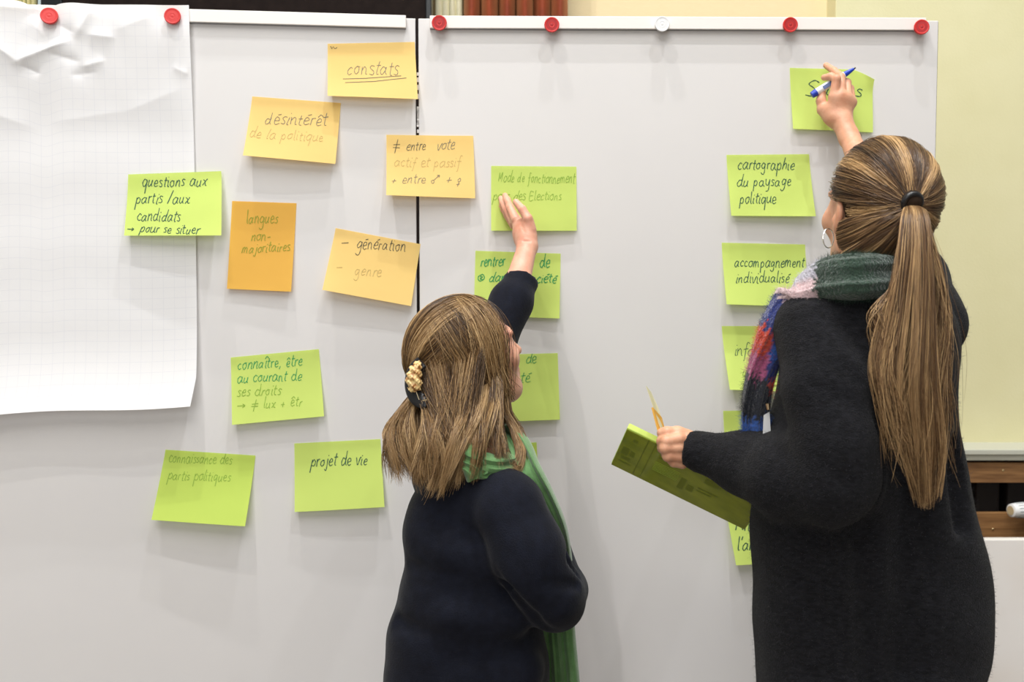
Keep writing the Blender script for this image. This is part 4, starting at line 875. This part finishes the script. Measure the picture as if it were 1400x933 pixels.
for pts, r_, k_ in [([(1068, 582, -.80), (1084, 566, -.82), (1112, 558, -.838), (1152, 560, -.84)], .013, .010), ([(1052, 603, -.745), (1068, 598, -.80), (1090, 618, -.82), (1102, 648, -.83), (1108, 672, -.82)], .013, .010), ([(1092, 600, -.82), (1122, 628, -.84), (1158, 662, -.835)], .012, .014), ([(1050, 640, -.775), (1062, 672, -.775)], .008, .014),
                    ([(1198, 425, -.735), (1203, 480, -.76), (1208, 540, -.78), (1208, 640, -.78)], .015, .008), ([(1208, 645, -.78), (1197, 700, -.78), (1158, 730, -.77)], .013, .010), ([(1086, 412, -.70), (1130, 396, -.71), (1185, 390, -.70)], .004, .010),
                    ([(1110, 750, -.755), (1118, 850, -.755), (1120, 930, -.755)], .012, .04), ([(1180, 730, -.755), (1190, 930, -.755)], .012, .04), ([(1245, 640, -.755), (1238, 930, -.755)], .012, .05), ([(1130, 490, -.80), (1175, 510, -.80)], .010, .03), ([(1105, 520, -.80), (1165, 548, -.815)], .009, .025), ([(1290, 600, -.70), (1310, 720, -.72)], .010, .03)]:
    F_.chain([P(*p) for p in pts], [r_]*len(pts), k_, 's')
F_.warp(lambda X, Y, Z: .0026*np.sin(X*26 + Z*15)*np.sin(Z*23 + Y*14))
dcu = unit(P(944, 614, -.55) - P(1000, 628, -.59)); cuf = P(941, 613.5, -.548)
def cuffrib(X, Y, Z):
    a = (X - cuf[0])*dcu[0] + (Y - cuf[1])*dcu[1] + (Z - cuf[2])*dcu[2]; m_ = np.clip((a + .045)/.012, 0, 1)*(X < cuf[0] + .08)
    ang = np.arctan2(Z - cuf[2] + .1*(X-cuf[0]), Y - cuf[1]); return .0014*np.sin(ang*26)*m_
F_.warp(cuffrib)
g_ = np.meshgrid(*F_.ax, indexing='ij'); near = (g_[0] < cuf[0] + .06)
dd = sum((g_[i] - cuf[i])*dcu[i] for i in range(3)); F_.D = np.where(near, np.maximum(F_.D, dd), F_.D)
F_.plane(P(1185, 236, -.183), unit(P(1161, 188, -.095) - P(1192, 252, -.205)), .003) if False else None
F_.plane(np.array([0, 0, .70]), np.array([0, 0, -1.]), .004)
cardi = merge('cardigan', [F_.mesh()], M['wool'], w2)
# wool fibres standing off the cardigan
vs = np.empty(len(cardi.data.vertices)*3, np.float32); cardi.data.vertices.foreach_get('co', vs); vs = vs.reshape(-1, 3)
ns = np.empty(len(cardi.data.vertices)*3, np.float32); cardi.data.vertices.foreach_get('normal', ns); ns = ns.reshape(-1, 3)
def fuzz(name, vs, ns, n, ln, rad, cfn, parent, m, seed=0):
    r_ = np.random.default_rng(seed); i = r_.integers(0, len(vs), n); p = vs[i]; nn = ns[i]; d = nn*.6 + r_.normal(size=(n, 3))*.6; d /= np.linalg.norm(d, axis=1, keepdims=True)
    l_ = r_.uniform(.3, 1, (n, 1))*ln; d2 = d + r_.normal(size=(n, 3))*.7; Q = np.stack([p - nn*.0005, p + d*l_*.5, p + d*l_*.5 + d2*l_*.5], 1)
    return tubes(name, Q, np.full((n, 3), rad)*np.array([[1, .8, .4]]), np.repeat(cfn(i)[:, None, :], 3, 1), m, parent)
fz = fuzz('wool_fuzz', vs, ns, 26000, .006, .00014, lambda i: np.repeat(np.array([lin((58, 58, 64))[:3]]), len(i), 0)*rng.uniform(.3, 1.2, (len(i), 1)), cardi, M['hair'], 3)
fz.location = (0, 0, 0) if False else fz.location
# colourful scarf
pth = [P(1215, 390, -.60), P(1212, 378, -.70), P(1170, 378, -.735), P(1125, 382, -.69), P(1092, 408, -.655), P(1066, 450, -.645), P(1046, 495, -.63), P(1034, 545, -.62), P(1034, 590, -.61), P(1040, 640, -.60)]
wd = [.032, .036, .038, .038, .037, .033, .026, .024, .024, .024]; th = [.018, .02, .02, .02, .02, .018, .017, .015, .014, .014]
sd = [(0, 0, 1), (0, .2, 1), (.1, .3, 1), (.35, .2, 1), (.8, -.2, .7), (1, -.2, .4), (1, -.2, .2), (1, -.1, .1), (1, -.1, 0), (1, -.1, 0)]
V, Fs, UV = sweep(pth, wd, th, sd, 170, 60, lambda t, s: .004*math.sin(s*6 + t*9) + .002*math.sin(s*17 + t*30))
me = bpy.data.meshes.new('scarf'); me.from_pydata([tuple(v) for v in V], [], Fs); me.update()
cD = dict(g=lin((36, 62, 46)), p=lin((222, 194, 196)), w=lin((196, 194, 206)), b=lin((36, 84, 160)), n=lin((38, 52, 120)), r=lin((206, 74, 50)), m=lin((176, 86, 128)), k=lin((24, 28, 40)), l=lin((52, 96, 176)))
def sc_col(t, s, j):
    t = t + .012*math.sin(s*23 + t*60) + j; s = s + j*4
    if t < .335: return 'g'
    if t < .43: return 'w' if s > -.1 else 'p'
    if t < .47: return 'p' if s < -.3 else 'w'
    if t < .565: return 'n' if s < -.1 else 'b'
    if t < .64: return 'r' if s < -.15 else 'b'
    if t < .71: return 'm' if s < .2 else 'n'
    if t < .84: return 'k' if s < .5 else 'r' if t < .74 else 'k'
    return 'l'
at = me.color_attributes.new('col', 'FLOAT_COLOR', 'POINT'); cl = np.array([cD[sc_col(t, s, rng.normal()*.008)] for t, s in UV]); cl = np.clip(cl*rng.uniform(.75, 1.2, (len(cl), 1)), 0, 1); cl[:, 3] = 1
at.data.foreach_set('color', cl.astype(np.float32).ravel()); sc = link('scarf', me, M['fuzzy'], w2)
vs2 = np.array(V); nn2 = np.empty(len(V)*3, np.float32); me.vertices.foreach_get('normal', nn2)
fuzz('mohair_fuzz', vs2, nn2.reshape(-1, 3), 15000, .009, .0002, lambda i: cl[i, :3]*1.1, sc, M['hair'], 5)
# far side of the scarf round the neck
pth = [P(1215, 390, -.60), P(1210, 385, -.54), P(1180, 380, -.52), P(1150, 378, -.56), P(1120, 380, -.62)]
V, Fs, UV = sweep(pth, [.03]*5, [.015]*5, [(0, 0, 1)]*5, 40, 24); me = bpy.data.meshes.new('scarf_wrap'); me.from_pydata([tuple(v) for v in V], [], Fs); me.update()
at = me.color_attributes.new('col', 'FLOAT_COLOR', 'POINT'); at.data.foreach_set('color', np.tile(np.array(cD['g'], np.float32), len(V))); link('scarf_wrap', me, M['fuzzy'], w2)
# badge on lanyard
b = MB(); b.add([P(1044, 568, -.66), P(1052, 563, -.66), P(1055, 610, -.655), P(1042, 612, -.655), P(1044, 568, -.657), P(1052, 563, -.657), P(1055, 610, -.652), P(1042, 612, -.652)], [(0,1,2,3),(7,6,5,4),(0,4,5,1),(1,5,6,2),(2,6,7,3),(3,7,4,0)]); b.build('badge', M['whitep'], w2)
b = MB(); b.tube([P(1050, 552, -.668), P(1051, 560, -.668)], [.004, .003], 10); b.build('badge_clip', M['gold'], w2, True)
# earring, bracelet
ec = P(1132.5, 326, -.70); b = MB(); e1 = unit((1, .6, .0)); 
ring = [ec + e1*.0125*math.cos(q) + UPZ*.0155*math.sin(q) for q in np.linspace(0, 2*math.pi, 33)]; b.tube(ring, .0009, 6, False); b.build('hoop_earring', M['silver'], w2, True)
bc = P(1163, 190.5, -.098); dd = unit(P(1195, 262, -.22) - wr2); s_ = unit(np.cross(dd, (0, 0, 1))); t_ = np.cross(dd, s_)
b = MB(); b.tube([bc + (s_*math.cos(q) + t_*math.sin(q))*.0225 for q in np.linspace(0, 2*math.pi, 41)], .0012, 8, False); b.build('hair_tie_bracelet', M['black'], w2, True)
# hair
TIE = P(1246, 281, -.735)
semi2 = np.array([.083, .104, .099]); hc2 = H2 + R2 @ np.array([0, -.006, .010]); po = H2 + R2 @ np.array([0, .034, .02]); pn = unit(R2 @ np.array([.0, 1, -.42]))
def ex2(F_):
    F_.chain([P(1200, 330, -.64), P(1203, 355, -.64)], [.052, .040], .02); F_.cap(P(1235, 275, -.70), P(1247, 276, -.735), .028, .016, .02)
    for q in (-1, 1): F_.ell(Wh(q*.086, .004, -.030), np.array([.026, .026, .042]), R2, .008, 's')
F_ = hair_cap(hc2, R2, 1, semi2, po, pn, ex2); hb2 = merge('hair', [F_.mesh()], M['hairbase'], w2)
dk2, md2, lt2 = lin((60, 42, 28))[:3], lin((118, 86, 54))[:3], lin((210, 172, 122))[:3]
def c2(d):
    p = d*semi2; return ((p @ np.array([0, 1, -.42])) < .044) & (p[:, 2] > -.094) & ~((np.abs(p[:, 0]) > .05) & (p[:, 1] > -.020) & (p[:, 2] < -.006))
Q, Rn, C = scalp_strands(hc2, R2, semi2, TIE, c2, 8500, 18, 41, dk2, md2, lt2, .03, -.02, .00042, jitter=.03, amp=.42)
tubes('hair_strands', Q, Rn, C, M['hair'], hb2)
parts = []
def lock2(keys, n, seed, bias, **kw):
    Q, Rn, rv, j = bundle([(P(*k[0]), np.array(k[1]), np.array(k[2])) for k in keys], n, 24, seed, **kw)
    parts.append((Q, Rn, hair_cols(j*16 + rv*.8, rv, seed, dk2, md2, lt2, 24, bias, .34)))
lock2([((1246, 281, -.735), (.010, 0, 0), (0, .010, 0)), ((1252, 296, -.775), (.020, 0, 0), (0, .016, 0)), ((1252, 350, -.80), (.026, 0, 0), (0, .02, 0)), ((1248, 440, -.81), (.036, 0, 0), (0, .022, 0)),
       ((1246, 530, -.815), (.042, 0, 0), (0, .022, 0)), ((1258, 610, -.815), (.036, 0, 0), (0, .018, 0)), ((1266, 692, -.81), (.012, 0, 0), (0, .010, 0))], 3600, 51, .06, frizz=.003, lenvar=.25, lumps=12)
lock2([((1240, 300, -.77), (.008, 0, 0), (0, .008, 0)), ((1234, 370, -.80), (.012, 0, 0), (0, .012, 0)), ((1222, 430, -.81), (.016, 0, 0), (0, .012, 0)), ((1208, 500, -.82), (.014, 0, 0), (0, .012, 0)), ((1218, 570, -.82), (.014, 0, 0), (0, .012, 0)), ((1238, 640, -.82), (.022, 0, 0), (0, .012, 0))], 500, 52, .10, frizz=.006, lenvar=.35)
lock2([((1262, 300, -.77), (.008, 0, 0), (0, .008, 0)), ((1278, 370, -.78), (.008, 0, 0), (0, .012, 0)), ((1290, 440, -.79), (.010, 0, 0), (0, .012, 0)), ((1284, 520, -.80), (.016, 0, 0), (0, .012, 0)), ((1288, 590, -.80), (.014, 0, 0), (0, .012, 0)), ((1278, 650, -.80), (.02, 0, 0), (0, .012, 0))], 320, 53, .02, frizz=.006, lenvar=.4)
lock2([((1232, 380, -.78), (.004, 0, 0), (0, .004, 0)), ((1206, 412, -.80), (.006, 0, .004), (0, .01, 0)), ((1194, 440, -.81), (.006, 0, 0), (0, .01, 0)), ((1206, 480, -.81), (.010, 0, 0), (0, .01, 0)), ((1210, 540, -.81), (.014, 0, 0), (0, .01, 0))], 36, 54, .2, frizz=.006, lenvar=.4)
lock2([((1182, 350, -.690), (.042, 0, 0), (0, .006, .012)), ((1200, 334, -.708), (.034, 0, .0), (0, .008, .016)), ((1226, 308, -.728), (.018, 0, 0), (0, .008, .012)), ((1246, 283, -.738), (.008, 0, 0), (0, .006, .006))], 2200, 55, -.12, frizz=.0012, lenvar=.02, lumps=16)
lock2([((1152, 322, -.668), (.012, .0, .0), (0, .004, .026)), ((1178, 312, -.702), (.012, 0, .0), (0, .006, .024)), ((1215, 297, -.728), (.010, 0, 0), (0, .006, .014)), ((1244, 283, -.738), (.006, 0, 0), (0, .006, .006))], 1300, 56, -.08, frizz=.0012, lenvar=.02, lumps=14)
lock2([((1250, 300, -.78), (.02, 0, 0), (0, .012, 0)), ((1262, 380, -.80), (.035, 0, 0), (0, .012, 0)), ((1262, 470, -.81), (.058, 0, 0), (0, .02, 0)), ((1258, 570, -.81), (.060, 0, 0), (0, .02, 0)), ((1262, 660, -.81), (.05, 0, 0), (0, .012, 0))], 90, 57, .15, frizz=.010, lenvar=.5, rad=.0003)
Q = np.concatenate([p[0] for p in parts]); Rn = np.concatenate([p[1] for p in parts]); C = np.concatenate([p[2] for p in parts])
tubes('ponytail', Q, Rn, C, M['hair'], hb2)
b = MB(); tdir = unit(P(1251, 300, -.785) - TIE); e1 = unit(np.cross(tdir, (0, 1, 0))); e2 = np.cross(tdir, e1)
tp = TIE + np.array([-.001, -.006, .004]); dn = unit((.1, -.75, -.35)); e1 = unit(np.cross(dn, (0, 0, 1))); e2 = np.cross(dn, e1)
b.tube([tp + (e1*math.cos(q) + e2*math.sin(q))*.0140 for q in np.linspace(0, 2*math.pi, 33)], .0048, 10, False); b.build('hair_tie', M['black'], w2, True)

# ================================================================== HELD THINGS
# marker
pa, pb = P(1109.5, 130.5, -.052), P(1169.8, 92.6, -.062); ax = unit(pb - pa); Lp = np.linalg.norm(pb - pa)
mk = empty('marker_pen', tuple((pa + pb)/2)); tag(mk, 'white marker pen with blue cap and tip in the raised hand', 'marker')
b = MB(); b.lathe(pa, ax, [(.012, .0076), (.014, .0082), (Lp*.74, .0082), (Lp*.75, .0055)], 24); b.build('barrel', M['whitep'], mk, True)
b = MB(); b.lathe(pa, ax, [(0, .0055), (.001, .0074), (.0125, .0086), (.0132, .0080)], 24); b.build('end_cap', M['blue'], mk, True)
b = MB(); b.lathe(pa, ax, [(Lp*.745, .0062), (Lp*.80, .0060), (Lp*.90, .0042), (Lp*.955, .0030), (Lp*.96, .0022)], 24); b.build('grip', M['blue'], mk, True)
b = MB(); b.lathe(pa, ax, [(Lp*.955, .0019), (Lp*.99, .0017), (Lp, .0012)], 14); b.build('nib', M['black'], mk, True)
s_ = unit(np.cross(ax, (0, 1, 0))); fr = np.cross(ax, s_); fr = fr if fr[1] < 0 else -fr
b = MB(); b.obox(pa + fr*.0076, ax, s_, fr, (.028, -.0042, 0), (.068, .0042, .0012)); b.build('print_band', mat('blue_print', lin((110, 126, 176)), .5), mk, bevel=.0005)
# pad of notes in green wrapper
a0 = P(857, 586, -.50); a1 = P(1052, 680, -.55); dn = P(846, 640, -.40) - a0; u_ = unit(a1 - a0); Lw = np.linalg.norm(a1 - a0)
v_ = dn - u_*np.dot(dn, u_); Hh = np.linalg.norm(v_); v_ = v_/Hh; w_ = np.cross(u_, v_); w_ = w_ if w_[1] < 0 else -w_
pd = empty('note_pad', tuple(a0 + u_*Lw/2)); tag(pd, 'long lime green pad in a shiny olive wrapper held below the black cuff', 'note pad')
b = MB(); b.obox(a0, u_, v_, w_, (0, 0, -.014), (Lw, Hh, -.001)); b.build('note_stack', M['lime'], pd, bevel=.002)
b = MB(); b.obox(a0, u_, v_, w_, (.001, .003, -.0008), (Lw - .001, Hh + .001, .0002)); b.build('wrapper', M['olive'], pd, bevel=.0015)
b = MB()  # print, plus full-height strips that draw wrapper fold shading in darker colour
for x0, x1, y0, y1 in ((.045, .047, .0, 1), (.060, .0612, 0, 1), (.008, .022, .42, .62), (.012, .030, .66, .74), (.024, .034, .45, .6), (.010, .034, .8, .84), (.13, .142, .5, .8), (.146, .16, .6, .75), (.165, .205, .55, .58), (.165, .195, .62, .65), (.17, .20, .25, .38), (.02, .03, .15, .22), (.075, .11, .2, .24), (.075, .10, .28, .32)):
    b.obox(a0, u_, v_, w_, (x0, y0*Hh*.96 + .002, .0003), (x1, y1*Hh*.96 + .002, .0006))
b.build('print_and_folds', M['olive_d'], pd)
b = MB()
for k in range(7): b.obox(a0, u_, v_, w_, (.074, Hh*(.42 + k*.035), .0004), (.125, Hh*(.425 + k*.035), .0007))
b.build('printed_lines', M['lime2'], pd)
# small orange pad and a white sheet in the same fist
def sheet(name, pts, t, m, label, cat):
    F3 = [np.array(p, float) for p in pts]; n = unit(np.cross(F3[1]-F3[0], F3[2]-F3[0])); b = MB(); k = len(F3)
    b.add([p for p in F3] + [p + n*t for p in F3], [tuple(range(k))[::-1], tuple(range(k, 2*k))] + [(i, (i+1) % k, (i+1) % k + k, i + k) for i in range(k)])
    o = b.build(name, m); tag(o, label, cat); return o
sheet('orange_note_pad', [P(892.5, 557, -.535), P(905, 571, -.50), P(911.5, 597, -.515), P(903, 597, -.545)], .003, M['ora'], 'small orange note pad edge on, sticking up out of the fist', 'note pad')
sheet('white_note', [P(883.5, 528, -.525), P(890, 536, -.50), P(901, 560, -.50), P(911, 597, -.515), P(907, 597, -.535)], .0008, mat('cream_sheet', lin((226, 218, 178)), .6), 'thin pale sheet sticking up out of the fist behind the small orange pad', 'note')
